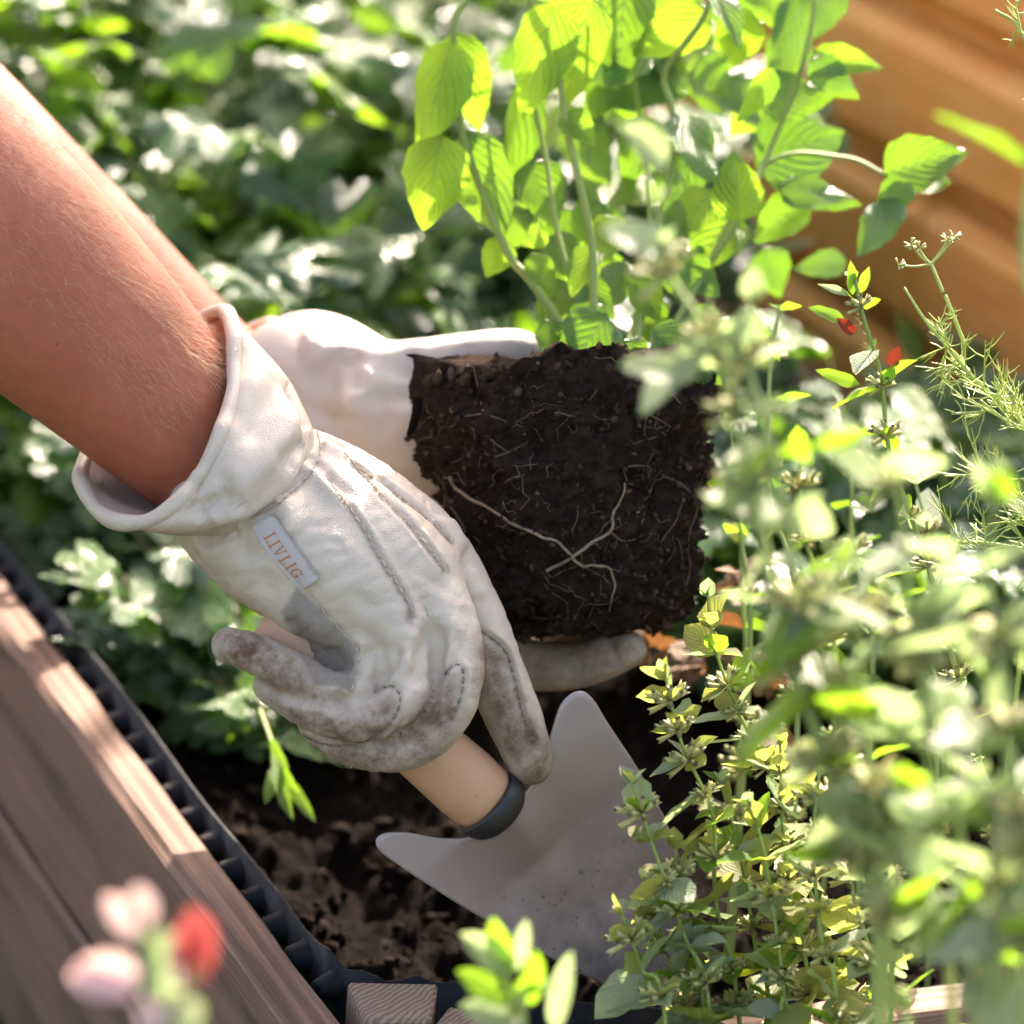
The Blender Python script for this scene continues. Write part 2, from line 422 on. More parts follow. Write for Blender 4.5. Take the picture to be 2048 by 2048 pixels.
post([(.016, -.034), (.036, -.045), (.064, -.0205), (.049, -.001), (.034, -.0185)], .006, .1995, 2)
post([(.037, -.0465), (.0655, -.0565), (.098, -.033), (.067, -.0205)], .006, .1975, 3)

# liner: one thin dimpled sheet standing between the boards and the soil
def liner_path(n):
    pts = [(.0142, 1.24), (.0145, .9), (.0140, .55), (.0146, .3), (.0142, .12), (.0155, .062), (.0185, .038), (.0265, .0245), (.041, .0185), (.06, .0125), (.09, .004), (.14, -.012), (.22, -.0225), (.4, -.0245), (.54, -.024), (.5575, -.01), (.5595, .05), (.559, .4), (.559, 1.24)]
    return crom([(x, y, 0) for x, y in pts], n)[:, :2]
lin = empty('bed_liner', (.014, .3, .1), 'black dimpled plastic liner sheet standing inside the boards of the bed', 'liner')
lp = liner_path(420)
tn = np.gradient(lp, axis=0); tn /= np.linalg.norm(tn, axis=1)[:, None]; nr = np.stack([-tn[:, 1], tn[:, 0]], 1)  # left of travel
V = []; F = []
for i, (x, y) in enumerate(lp):
    zt = .2015 - .010 * min(1, max(0, (x - .06) / .05)) * (x < .5) + .0012 * math.sin(i * .21) + .001 * nz((i * .13, 0, 0), 1)
    for s, z in ((0, .03), (0, zt), (1, zt), (1, .03)):
        q = np.array([x, y]) - nr[i] * (.0009 * s)
        V.append((q[0], q[1], z))
for i in range(len(lp) - 1):
    for j in range(3): F.append((i * 4 + j, i * 4 + j + 1, i * 4 + 5 + j, i * 4 + 4 + j))
link('sheet', mesh('sheet', off(lin, V), F), M['plastic'], lin)
# dimples point outwards (to the boards)
dm = MB(); ring = 12
for k, (h, r) in enumerate([(0, .0076), (.002, .0064), (.0085, .0048), (.0102, .0036)]):
    for j in range(ring):
        a = 2 * math.pi * j / ring
        if k == 0 and j == 0: dv = []
        dv.append((r * math.cos(a), h, r * math.sin(a)))
df = [(k * ring + j, k * ring + (j + 1) % ring, (k + 1) * ring + (j + 1) % ring, (k + 1) * ring + j) for k in range(3) for j in range(ring)] + [tuple(3 * ring + j for j in range(ring))]
dimple_me = mesh('dimple', dv, df); dimple_me.materials.append(M['plastic'])
arc = np.concatenate([[0], np.cumsum(np.linalg.norm(np.diff(lp, axis=0), axis=1))])
s_ = .02
while s_ < arc[-1] * .62:
    x = np.interp(s_, arc, lp[:, 0]); y = np.interp(s_, arc, lp[:, 1]); i = min(int(np.interp(s_, arc, np.arange(len(arc)))), len(lp) - 1)
    out = nr[i]
    for row in (0, 1):
        if (row == 1 and y > .35) or x > .05: continue
        o = bpy.data.objects.new('dimple', dimple_me); COL.objects.link(o); o.parent = lin
        outn = Vector((-tn[i][1], tn[i][0], 0)) * -1
        ax = outn if (x < .3 and outn.x < .3 or outn.y < 0) else outn
        o.location = Vector((x, y, .190 - row * .0255)) - lin.location
        o.rotation_euler = (0, 0, math.atan2(ax.y, ax.x) - math.pi / 2)
        k_ = rnd.uniform(.93, 1.05); o.scale = (k_, 1, k_)
    s_ += .0262

# soil
nx_, ny_ = 190, 330
V = []
def soil_z(x, y):
    h = .150 + .012 * fbm((x, y, 0), 9, 3) + .007 * fbm((x, y, 3), 38, 4) + .004 * fbm((x, y, 5), 120, 3)
    return h - .012 * max(0, 1 - abs(x - .1) / .12) * max(0, 1 - abs(y - .12) / .15)
for i in range(nx_ + 1):
    for j in range(ny_ + 1):
        x = .0155 + .542 * i / nx_; y = -.021 + 1.25 * (j / ny_) ** 1.35
        V.append((x, y, soil_z(x, y)))
F = [(i * (ny_ + 1) + j, (i + 1) * (ny_ + 1) + j, (i + 1) * (ny_ + 1) + j + 1, i * (ny_ + 1) + j + 1) for i in range(nx_) for j in range(ny_)]
tag(link('soil', mesh('soil', V, F), M['soil']), 'dark crumbly potting soil filling the raised bed', 'soil', kind='structure')
ico = bmesh.new(); bmesh.ops.create_icosphere(ico, subdivisions=1, radius=1)
IV = np.array([v.co[:] for v in ico.verts]); IF = [tuple(v.index for v in f.verts) for f in ico.faces]; ico.free()
def crumbs(name, pts, sizes, seed, mat, root=None, parent=None):
    r2 = np.random.default_rng(seed); V = []; F = []
    for k, (p, s) in enumerate(zip(pts, sizes)):
        q = IV * (s * (.6 + .8 * r2.random((len(IV), 1)))) * (.5 + r2.random(3))
        V.append(q + p); F += [tuple(i + k * len(IV) for i in f) for f in IF]
    V = np.vstack(V)
    if root is not None: V = off(root, V)
    return link(name, mesh(name, V, F), mat, parent or root)
pts = []; sz = []
for k in range(5200):
    x = rnd.uniform(.02, .4); y = -.01 + .6 * rnd.random() ** 1.3
    s = .0005 + .0036 * rnd.random() ** 4
    pts.append((x, y, soil_z(x, y) + s * .3)); sz.append(s)
tag(crumbs('soil_crumbs', pts, sz, 4, M['crumb']), 'loose crumbs and clods lying on the soil', 'soil', kind='stuff')

# orange planter behind the bed on the right
pl = empty('wooden_planter', (.63, .5, 0), 'orange stained plank planter wall rising behind the bed at upper right', 'planter')
for k in range(6):
    z1 = .4165 + .0965 * (k - 4); z0 = z1 - .0850
    if z0 < .003: z0 = .003
    if z1 < .01: continue
    ends = [(-.6, 1.275)] if k != 3 else [(-.6, .6485), (.6525, 1.275)]
    if k == 4: ends = [(-.6, 1.275)]
    for (e0, e1) in ends:
        board(.6195 + .001 * (k % 2), .6425, e0, e1, z0, z1, 'y', pl, M['wood_orange'], ch=.0125, seg=40, rough=.0012, seed=30 + k)
board(.6435, .6635, -.58, 1.26, .003, .508, 'y', pl, M['wood_orange'], name='backing_board', seg=8, seed=50)
board(.62, .66, 1.2765, 1.33, .003, .53, 'y', pl, M['wood_orange'], name='corner_post', seg=8, seed=51, ch=.004)

# ------------------------------------------------------------------ soft bodies from distance fields
class Field:
    def __init__(s, lo, hi, h):
        s.h = h; s.lo = np.array(lo, float); s.n = np.ceil((np.array(hi) - s.lo) / h).astype(int) + 1
        s.d = np.full(s.n, .05, np.float32)
    def sub(s, lo, hi):
        a = np.maximum(((lo - s.lo) / s.h).astype(int), 0); b = np.minimum(((hi - s.lo) / s.h).astype(int) + 2, s.n)
        sl = tuple(slice(i, j) for i, j in zip(a, b))
        ax = [(s.lo[k] + s.h * np.arange(a[k], b[k])).astype(np.float32) for k in range(3)]
        return sl, np.meshgrid(*ax, indexing='ij')
    @staticmethod
    def smin(a, b, k):
        if k <= 0: return np.minimum(a, b)
        hh = np.clip(.5 + .5 * (b - a) / k, 0, 1)
        return b + (a - b) * hh - k * hh * (1 - hh)
    def cap(s, a, b, ra, rb, k=0.):
        a = np.asarray(a, float); b = np.asarray(b, float); m = max(ra, rb) + .03 + k
        sl, (X, Y, Z) = s.sub(np.minimum(a, b) - m, np.maximum(a, b) + m)
        ab = b - a; L2 = float(ab @ ab) + 1e-12
        t = np.clip(((X - a[0]) * ab[0] + (Y - a[1]) * ab[1] + (Z - a[2]) * ab[2]) / L2, 0, 1)
        d = np.sqrt((X - a[0] - t * ab[0]) ** 2 + (Y - a[1] - t * ab[1]) ** 2 + (Z - a[2] - t * ab[2]) ** 2) - (ra + (rb - ra) * t)
        s.d[sl] = s.smin(s.d[sl], d.astype(np.float32), k)
    def chain(s, pts, rads, k=0., n=None):
        n = n or (len(pts) - 1) * 4 + 1
        p = crom(pts, n); r = np.interp(np.linspace(0, 1, n), np.linspace(0, 1, len(rads)), rads)
        for i in range(n - 1): s.cap(p[i], p[i + 1], r[i], r[i + 1], k)
    def copy(s):
        q = Field.__new__(Field); q.h = s.h; q.lo = s.lo; q.n = s.n; q.d = s.d.copy(); return q
    def polys(s):
        g = vdb.FloatGrid(.05); g.copyFromArray(s.d.astype(np.float32))
        v, q = g.convertToQuads(0.0)
        v = v * s.h + s.lo; n = vnormals(v, q)          # make the faces look outwards
        i = np.clip(np.rint((v + n * s.h * 1.5 - s.lo) / s.h).astype(int), 0, s.n - 1)
        return v, (q if s.d[i[:, 0], i[:, 1], i[:, 2]].mean() > 0 else q[:, ::-1])
def quads_mesh(name, v, q): return mesh(name, v, q)
def relax(v, q, it=2, lam=.5):
    e = np.vstack([q[:, [0, 1]], q[:, [1, 2]], q[:, [2, 3]], q[:, [3, 0]]]); e = np.vstack([e, e[:, ::-1]])
    cnt = np.bincount(e[:, 0], minlength=len(v))[:, None] + 1e-9
    for _ in range(it):
        acc = np.zeros_like(v)
        for c in range(3): acc[:, c] = np.bincount(e[:, 0], v[e[:, 1], c], minlength=len(v))
        v = v + lam * (acc / cnt - v)
    return v
def vnormals(v, q):
    n = np.cross(v[q[:, 2]] - v[q[:, 0]], v[q[:, 3]] - v[q[:, 1]]); out = np.zeros_like(v)
    for k in range(4):
        for c in range(3): out[:, c] += np.bincount(q[:, k], n[:, c], minlength=len(v))
    return out / (np.linalg.norm(out, axis=1)[:, None] + 1e-12)
class Sculpt:
    """displace / paint a quad mesh along strokes laid on its surface"""
    def __init__(s, v, q):
        s.v = v; s.q = q; s.attr = {k: np.zeros(len(v)) for k in ('dirt', 'suede', 'seam')}; s.rebuild()
    def rebuild(s):
        s.n = vnormals(s.v, s.q)
        s.bvh = BVHTree.FromPolygons([tuple(x) for x in s.v], [tuple(x) for x in s.q])
    def cast(s, px, py):
        o = Vector(CAM); d = (Vp(px, py, 1.) - o).normalized()
        r = s.bvh.ray_cast(o, d)
        return (None, None) if r[0] is None else (r[0], r[1] if r[1].dot(d) < 0 else -r[1])
    def line(s, pts, step=4):
        L = sum(math.dist(a, b) for a, b in zip(pts, pts[1:])); n = max(int(L / step), 3)
        c = crom([(x, y, 0) for x, y in pts], n); P3 = []; N3 = []
        for x, y, _ in c:
            p, nn = s.cast(x, y)
            if p is None or (P3 and (p - P3[-1]).length > .012): continue
            P3.append(p); N3.append(nn)
        return P3, N3
    def near(s, P3, wd):
        p = np.array([tuple(x) for x in P3]); lo = p.min(0) - 3 * wd; hi = p.max(0) + 3 * wd
        idx = np.where(((s.v > lo) & (s.v < hi)).all(1))[0]
        if not len(idx): return idx, None
        D = np.full(len(idx), 9.)
        for x in p: D = np.minimum(D, ((s.v[idx] - x) ** 2).sum(1))
        return idx, np.sqrt(D)
    def stroke(s, pts, amp, wd, attr=None, aw=1.0, taper=True):
        P3, N3 = s.line(pts) if not isinstance(pts[0], Vector) else (pts, None)
        if len(P3) < 3: return
        p = np.array([tuple(x) for x in P3]); lo = p.min(0) - 3 * wd; hi = p.max(0) + 3 * wd
        idx = np.where(((s.v > lo) & (s.v < hi)).all(1))[0]
        if not len(idx): return
        best = np.full(len(idx), 9.); bi = np.zeros(len(idx))
        for k, x in enumerate(p):
            d = ((s.v[idx] - x) ** 2).sum(1); m = d < best; best[m] = d[m]; bi[m] = k
        g = np.exp(-best / (wd * wd))
        if taper:
            t = bi / max(len(p) - 1, 1); g = g * np.clip(np.minimum(t, 1 - t) * 5, .0, 1) ** .7
        s.v[idx] += s.n[idx] * (g * amp)[:, None]
        if attr: s.attr[attr][idx] = np.maximum(s.attr[attr][idx], g * aw)
    def paint_poly(s, poly, attr, val=1., soft=14, front=True):
        pv = toview(s.v); x, y = pv[:, 0], pv[:, 1]; inside = np.zeros(len(x), bool)
        n = len(poly); dist = np.full(len(x), 1e9)
        for i in range(n):
            (x1, y1), (x2, y2) = poly[i], poly[(i + 1) % n]
            c = ((y1 > y) != (y2 > y)) & (x < (x2 - x1) * (y - y1) / (y2 - y1 + 1e-9) + x1); inside ^= c
            t = np.clip(((x - x1) * (x2 - x1) + (y - y1) * (y2 - y1)) / ((x2 - x1) ** 2 + (y2 - y1) ** 2 + 1e-9), 0, 1)
            dist = np.minimum(dist, np.hypot(x - x1 - t * (x2 - x1), y - y1 - t * (y2 - y1)))
        g = np.clip(.5 + np.where(inside, dist, -dist) / (2 * soft), 0, 1) * val
        if front:
            vd = CAM - s.v; vd /= np.linalg.norm(vd, axis=1)[:, None]
            g = g * ((s.n * vd).sum(1) > -.15)
        s.attr[attr] = np.maximum(s.attr[attr], g)
    def build(s, name, mat, root):
        me = mesh(name, off(root, s.v), s.q)
        for k, a in s.attr.items():
            at = me.attributes.new(k, 'FLOAT', 'POINT'); at.data.foreach_set('value', a.astype(np.float32))
        return link(name, me, mat, root)
def stitches(P3, N3, ln=.0024, gap=.0014, r=.00042, lift=.0002, jit=.0):
    """thread dashes following a surface line"""
    p = np.array([tuple(x) for x in P3]); n = np.array([tuple(x) for x in N3])
    a = np.concatenate([[0], np.cumsum(np.linalg.norm(np.diff(p, axis=0), axis=1))]); mb = MB(); t = 0
    at = lambda u: (np.array([np.interp(u, a, p[:, c]) for c in range(3)]), np.array([np.interp(u, a, n[:, c]) for c in range(3)]))
    while t + ln < a[-1]:
        pts = []
        for f, l in ((0, -.5), (.2, .8), (.5, 1.2), (.8, .8), (1, -.5)):
            q, m = at(t + f * ln); pts.append(q + m * (lift + l * r) + np.array([rnd.gauss(0, 1) for _ in range(3)]) * jit)
        mb.add(*tube(pts, r, 5)); t += ln + gap * rnd.uniform(.8, 1.2)
    return mb

# ------------------------------------------------------------------ the person: two forearms, upper arms, shoulders
arm_r = [(372, 872, 1.464), (300, 790, 1.459), (178, 668, 1.449), (0, 500, 1.436), (-220, 280, 1.435), (-480, 0, 1.44), (-560, -90, 1.44)]
ar_r = [.0310, .0350, .0402, .0462, .0475, .0435, .0440]
arm_l = [(456, 798, 1.615), (378, 750, 1.62), (198, 583, 1.63), (-2, 393, 1.64), (-230, 170, 1.66), (-440, -50, 1.68)]
ar_l = [.031, .034, .0385, .042, .045, .044]
person_root = Vector((-.35, .45, 0))
FA = Field((-.62, .1, .27), (.16, .95, 1.25), .0042)
FA.chain([P(*q) for q in arm_r], ar_r, 0, 48)
FA.chain([P(*q) for q in arm_l], ar_l, 0, 36)
e_r = P(-560, -90, 1.44); e_l = P(-440, -50, 1.68)
sh_r = np.array([-.42, .42, .92]); sh_l = np.array([-.30, .74, .95])
FA.chain([e_r, (e_r + sh_r) / 2 + np.array([-.01, 0, .0]), sh_r], [.044, .05, .062], .02)
FA.chain([e_l, (e_l + sh_l) / 2, sh_l], [.044, .05, .062], .02)
FA.cap(sh_r, sh_l, .07, .07, .05)
FA.cap((sh_r + sh_l) / 2, (sh_r + sh_l) / 2 + np.array([-.12, -.02, -.1]), .11, .12, .06)
v, q = FA.polys(); v = relax(v, q, 3)
sk = Sculpt(v, q)
sk.stroke([(300, 1000), (330, 985), (380, 960)], -.002, .006)
sk.stroke([(130, 300), (290, 480), (420, 610)], .0015, .012)
person = sk.v - np.array(person_root)
pm = mesh('person', person, sk.q)
person = link('person', pm, M['skin'], loc=person_root)
tag(person, 'bare forearms of a gardener in cream gloves reaching in from the left', 'person')
# shirt over shoulders (stays outside the picture)
FS = Field((-.85, .2, .35), (-.1, 1.0, 1.2), .012)
mid = (sh_r + sh_l) / 2
FS.cap(sh_r, sh_l, .085, .085, .05); FS.cap(mid + np.array([-.05, 0, -.02]), mid + np.array([-.22, -.06, -.42]), .14, .15, .08)
FS.cap(sh_r, sh_r * .6 + e_r * .4, .078, .07, .04); FS.cap(sh_l, sh_l * .6 + e_l * .4, .078, .07, .04)
v, q = FS.polys(); v = relax(v, q, 3)
link('shirt', mesh('shirt', off(person, v), q), M['shirt'], person)
# fine arm hair on the right forearm
hb = MB(); r3 = random.Random(5)
axis = [P(*q) for q in arm_r[:5]]
for k in range(3300):
    t = r3.random()
    a = crom([np.array(arm_r[i][:2] + (0,)) for i in range(5)], 60)[min(int(t * 52) + 5, 59)]
    rim = r3.random() < .6
    offp = r3.uniform(-235, 40) if not rim else -r3.uniform(110, 225)
    px, py = a[0] + .72 * -offp, a[1] + .69 * offp
    p, n = sk.cast(px, py)
    if p is None: continue
    pv = toview(np.array(p))
    if pv[2] > 1.52: continue
    # lie along the arm towards the hand, swept to the outer edge
    d = (Vp(px + 60 + r3.uniform(-30, 40), py + 74 + r3.uniform(-46, 30), 1.44) - Vp(px, py, 1.44)).normalized()
    d = (d + n * r3.uniform(.12, .55) + Vector([r3.gauss(0, .22) for _ in range(3)])).normalized()
    ln = r3.uniform(.004, .0105) * (1.15 if rim else .8)
    bend = Vector([r3.gauss(0, .35) for _ in range(3)]) + n * -.35
    pts = [p + n * -.0002 + d * (ln * u) + bend * (ln * .45 * u * u) for u in (0, .33, .66, 1)]
    hb.add(*tube(pts, [.000055, .00005, .00003, .00001], 3, False))
o = hb.build('arm_hair', M['hair'], person); o['kind'] = 'stuff'

# ------------------------------------------------------------------ right glove
gl = link('glove', None, parent=person); gl.location = Vector(P(500, 1050, 1.45)) - person_root
gl['label'] = 'cream leather glove on the near right hand gripping the trowel, fingers stained brown'
class Root:                                    # world location of a nested part
    def __init__(s, o, l): s.o = o; s.location = l
def nested(mb_or_v, f, name, mat, rootobj, loc, smooth=True):
    v = np.asarray(mb_or_v, float) - np.array(loc)
    return link(name, mesh(name, v, f, smooth), mat, rootobj)
GLOC = Vector(P(500, 1050, 1.45))
FG = Field(P(650, 1150, 1.45) - .17, P(650, 1150, 1.45) + .17, .0012)
S = lambda *l: [P(*q) for q in l]
cm = .01
# back of the hand: four metacarpals and the heel of the palm
FG.chain(S((425, 1000, 1.45), (560, 1130, 1.442), (690, 1243, 1.437)), [1.5 * cm, 1.62 * cm, 1.38 * cm], .010)
FG.chain(S((470, 965, 1.452), (620, 1090, 1.436), (765, 1203, 1.432)), [1.6 * cm, 1.6 * cm, 1.5 * cm], .010)
FG.chain(S((520, 930, 1.46), (690, 1045, 1.445), (840, 1152, 1.44)), [1.5 * cm, 1.6 * cm, 1.55 * cm], .010)
FG.chain(S((560, 915, 1.472), (720, 1005, 1.463), (868, 1128, 1.462)), [1.35 * cm, 1.5 * cm, 1.6 * cm], .010)
FG.chain(S((440, 1010, 1.462), (600, 1120, 1.47), (740, 1200, 1.468)), [1.9 * cm, 2.0 * cm, 1.9 * cm], .012)
FG.chain(S((428, 1030, 1.455), (520, 1120, 1.452), (592, 1172, 1.455)), [1.45 * cm, 1.5 * cm, 1.2 * cm], .008)
FG.chain(S((560, 1000, 1.49), (720, 1160, 1.498), (850, 1310, 1.488), (880, 1380, 1.48)), [1.5 * cm, 1.5 * cm, 1.2 * cm, 1.0 * cm], .008)   # thumb behind
FG.chain(S((618, 1222, 1.452), (665, 1290, 1.445), (690, 1345, 1.437)), [1.15 * cm, 1.05 * cm, .9 * cm], .006)               # inside of the palm
FG.chain(S((880, 1170, 1.468), (925, 1250, 1.468)), [1.3 * cm, 1.2 * cm], .008)
hand = FG.copy()
fingers = [
    (S((715, 1245, 1.438), (735, 1310, 1.429), (722, 1362, 1.424), (668, 1382, 1.4205), (600, 1352, 1.420), (520, 1312, 1.4215), (458, 1290, 1.425)), [1.3 * cm, 1.05 * cm, .86 * cm, .82 * cm, .84 * cm, .82 * cm, .72 * cm], .0028),
    (S((780, 1205, 1.434), (815, 1300, 1.424), (815, 1375, 1.418), (780, 1425, 1.4155), (715, 1442, 1.417), (630, 1422, 1.421), (540, 1372, 1.431)), [1.4 * cm, 1.1 * cm, .93 * cm, .88 * cm, .86 * cm, .84 * cm, .72 * cm], .0028),
    (S((850, 1160, 1.442), (905, 1270, 1.430), (917, 1370, 1.4235), (880, 1452, 1.421), (800, 1500, 1.423), (710, 1494, 1.429), (630, 1450, 1.438)), [1.45 * cm, 1.12 * cm, .93 * cm, .9 * cm, .88 * cm, .84 * cm, .72 * cm], .0028),
    (S((890, 1140, 1.463), (948, 1235, 1.457), (985, 1330, 1.456), (1025, 1430, 1.457), (1060, 1525, 1.461)), [1.45 * cm, 1.22 * cm, 1.2 * cm, 1.16 * cm, .93 * cm], .0028)]
tot = hand
for pts_, rr, k in fingers:
    f1 = hand.copy() if False else None
    fd = Field.__new__(Field); fd.h = FG.h; fd.lo = FG.lo; fd.n = FG.n; fd.d = np.full(FG.n, .05, np.float32)
    fd.chain(pts_, rr, .001, 26)
    j = Field.smin(FG.d, fd.d, k)                     # finger blended to the hand only
    tot.d = np.minimum(tot.d, j)
v, q = tot.polys(); v = relax(v, q, 2)
g = Sculpt(v, q)
# --- form: knuckles, folds, gathers
for args in [
    ([(870, 1170), (850, 1210), (842, 1260)], .0016, .010), ([(765, 1210), (772, 1250), (780, 1290)], .0012, .009),
    # gather folds leaving the wrist
    ([(625, 880), (680, 912), (740, 960)], .0022, .0045), ([(632, 862), (700, 895), (730, 935)], -.0016, .003),
    ([(620, 905), (668, 955), (710, 1000)], -.0022, .0035), ([(612, 925), (650, 968), (690, 1005)], .0018, .0035),
    ([(560, 985), (575, 1040), (585, 1075)], .0018, .005), ([(535, 1000), (552, 1050), (560, 1090)], -.0014, .004),
    ([(470, 1045), (430, 1062), (385, 1068)], -.0030, .005), ([(470, 1075), (430, 1095), (395, 1110)], .0014, .006),
    ([(465, 1060), (480, 1085), (500, 1140)], -.0012, .005),
    # wrinkles at the side of the palm
    ([(455, 1160), (500, 1150), (555, 1165)], -.0009, .003), ([(470, 1178), (520, 1172), (560, 1195)], -.0008, .0025),
    ([(440, 1120), (480, 1100), (530, 1105)], -.0008, .003),
    # wrinkles across the back of the hand
    ([(600, 1100), (640, 1085), (690, 1085)], -.0006, .0025), ([(615, 1130), (660, 1110), (710, 1108)], -.0006, .0025),
    ([(640, 1165), (690, 1140), (740, 1130)], -.0006, .003), ([(590, 1065), (630, 1050), (670, 1052)], -.0006, .0025),
    # folds running down over the fingers
    ([(790, 1240), (760, 1310), (735, 1370)], -.0012, .005), ([(830, 1240), (822, 1310), (800, 1370)], .0010, .005),
    ([(860, 1235), (850, 1320), (845, 1380)], -.0018, .0055), ([(905, 1220), (905, 1290), (890, 1350)], .0010, .005),
    ([(935, 1210), (940, 1260), (930, 1330)], -.0010, .004), ([(770, 1230), (735, 1270), (716, 1300)], .0012, .006),
    ([(820, 1330), (780, 1385), (740, 1410)], -.0014, .004),
    ([(800, 1290), (775, 1340), (748, 1372)], -.0018, .0028), ([(840, 1280), (835, 1330), (820, 1372)], -.0016, .0028), ([(880, 1250), (880, 1310), (865, 1372)], -.0018, .003),
    ([(745, 1285), (728, 1322), (720, 1350)], -.0014, .0026), ([(915, 1260), (918, 1310), (905, 1345)], -.0012, .0026), ([(700, 1180), (735, 1215), (760, 1262)], -.0009, .003),
    ([(790, 1400), (760, 1430), (735, 1440)], -.0012, .0026), ([(690, 1385), (672, 1408), (640, 1410)], -.0014, .003), ([(545, 1310), (560, 1335), (555, 1372)], -.0012, .0026),
    ([(480, 1275), (490, 1300), (484, 1325)], -.0009, .0024), ([(650, 1440), (662, 1462), (655, 1480)], -.0011, .0026), ([(750, 1480), (762, 1510), (752, 1540)], -.0011, .003), ([(820, 1455), (840, 1485), (838, 1510)], -.0011, .003),
    ([(1010, 1420), (1040, 1405), (1070, 1415)], -.0011, .0026), ([(975, 1330), (1005, 1325), (1030, 1340)], -.0012, .0028), ([(1000, 1395), (1020, 1392), (1045, 1398)], -.0008, .0022), ([(1030, 1500), (1060, 1480), (1085, 1490)], -.001, .0026),
    # pinky and inner palm creases
    ([(612, 1300), (622, 1335), (618, 1372)], -.0035, .0045), ([(640, 1310), (680, 1330), (705, 1325)], -.0014, .004),
    ([(600, 1215), (640, 1260), (660, 1300)], .0010, .006), ([(575, 1235), (600, 1270), (610, 1300)], -.0012, .004),
    ([(560, 1330), (590, 1345), (600, 1370)], -.0010, .004), ([(660, 1345), (650, 1375), (655, 1400)], -.0009, .003),
    ([(500, 1300), (515, 1320), (510, 1340)], -.0008, .004),
    ([(640, 1430), (690, 1420), (740, 1425)], -.0010, .004), ([(720, 1490), (770, 1470), (830, 1475)], -.0010, .005),
    ([(600, 1420), (640, 1440), (660, 1460)], -.0008, .004), ([(840, 1430), (860, 1445), (880, 1440)], -.001, .005),
    # index finger
    ([(965, 1290), (985, 1290), (1010, 1300)], -.0009, .004), ([(985, 1370), (1010, 1362), (1030, 1375)], -.0009, .0035),
    ([(1000, 1450), (1030, 1440), (1050, 1450)], -.0008, .0035), ([(1070, 1520), (1085, 1500), (1095, 1520)], .0010, .006),
    ([(880, 1030), (905, 1070), (925, 1110)], .0022, .008), ([(930, 1130), (945, 1170), (950, 1200)], .0016, .006),
]: g.stroke(args[0], args[1] * 1.35, args[2])
g.rebuild()
SEAMS = [  # visible seams: (points, dark thread?, groove depth)
    ([(655, 955), (720, 1045), (770, 1130), (820, 1210), (818, 1240)], 0, .0008),
    ([(690, 905), (760, 985), (830, 1060), (893, 1142)], 0, .0010),
    ([(705, 925), (790, 985), (860, 1040), (905, 1085)], 0, .0010),
    ([(548, 1078), (590, 1150), (640, 1215), (690, 1270), (714, 1300), (716, 1345), (700, 1385)], 2, .0006),
    ([(448, 1322), (500, 1362), (570, 1400), (640, 1412), (690, 1395)], 1, .0009),
    ([(570, 1455), (640, 1488), (720, 1488), (775, 1455), (800, 1400), (785, 1372), (760, 1375)], 1, .0009),
    ([(905, 1440), (925, 1380), (925, 1335), (908, 1330), (885, 1350)], 1, .0009),
    ([(965, 1262), (1010, 1300), (1030, 1360), (1050, 1440), (1075, 1500)], 1, .0009),
    ([(635, 855), (640, 905), (620, 945), (560, 1000), (505, 1030)], 2, .0010),
]
lines = []
for pts_, kind, dep in SEAMS:
    P3, N3 = g.line(pts_, 3)
    if len(P3) < 4: continue
    lines.append((P3, N3, kind))
    g.stroke(P3, -dep, .0013, 'seam', .35 if kind != 1 else .8, taper=False)
# lip of leather beside each seam
for pts_, dx, dy, amp in [(SEAMS[0][0], 9, -7, .0007), (SEAMS[1][0], 8, -8, .0012), (SEAMS[2][0], 8, -9, .0012), (SEAMS[1][0], -9, 8, .0006),
                          (SEAMS[4][0], 2, 10, .0010), (SEAMS[5][0], 3, 11, .0009), (SEAMS[6][0], 9, 3, .0010), (SEAMS[7][0], 9, -3, .0012)]:
    g.stroke([(x + dx, y + dy) for x, y in pts_], amp, .0016)
# suede patch and dirt
g.paint_poly([(593, 1176), (640, 1215), (716, 1300), (706, 1385), (668, 1372), (628, 1372), (600, 1310), (575, 1250), (562, 1225)], 'suede', 1., 5)
g.paint_poly([(415, 1260), (480, 1235), (600, 1300), (625, 1370), (690, 1390), (700, 1420), (640, 1425), (540, 1385), (450, 1330)], 'dirt', .95, 22)
g.paint_poly([(490, 1360), (600, 1412), (700, 1425), (780, 1390), (800, 1420), (770, 1470), (690, 1500), (590, 1460)], 'dirt', .95, 20)
g.paint_poly([(590, 1462), (700, 1490), (800, 1450), (870, 1370), (910, 1350), (930, 1420), (870, 1520), (720, 1560), (620, 1510)], 'dirt', 1.0, 22)
g.paint_poly([(950, 1270), (1000, 1290), (1040, 1400), (1110, 1480), (1115, 1580), (1040, 1600), (990, 1500), (950, 1360)], 'dirt', .95, 26)
g.paint_poly([(1010, 1500), (1115, 1470), (1120, 1600), (1040, 1610)], 'dirt', 1.15, 45)
g.paint_poly([(420, 1260), (500, 1240), (560, 1290), (540, 1360), (460, 1340)], 'dirt', 1.25, 24)
g.paint_poly([(600, 1220), (720, 1300), (710, 1400), (600, 1380)], 'dirt', .35, 20)
g.attr['dirt'] = np.clip(g.attr['dirt'], 0, 1.05)
g.n = vnormals(g.v, g.q)
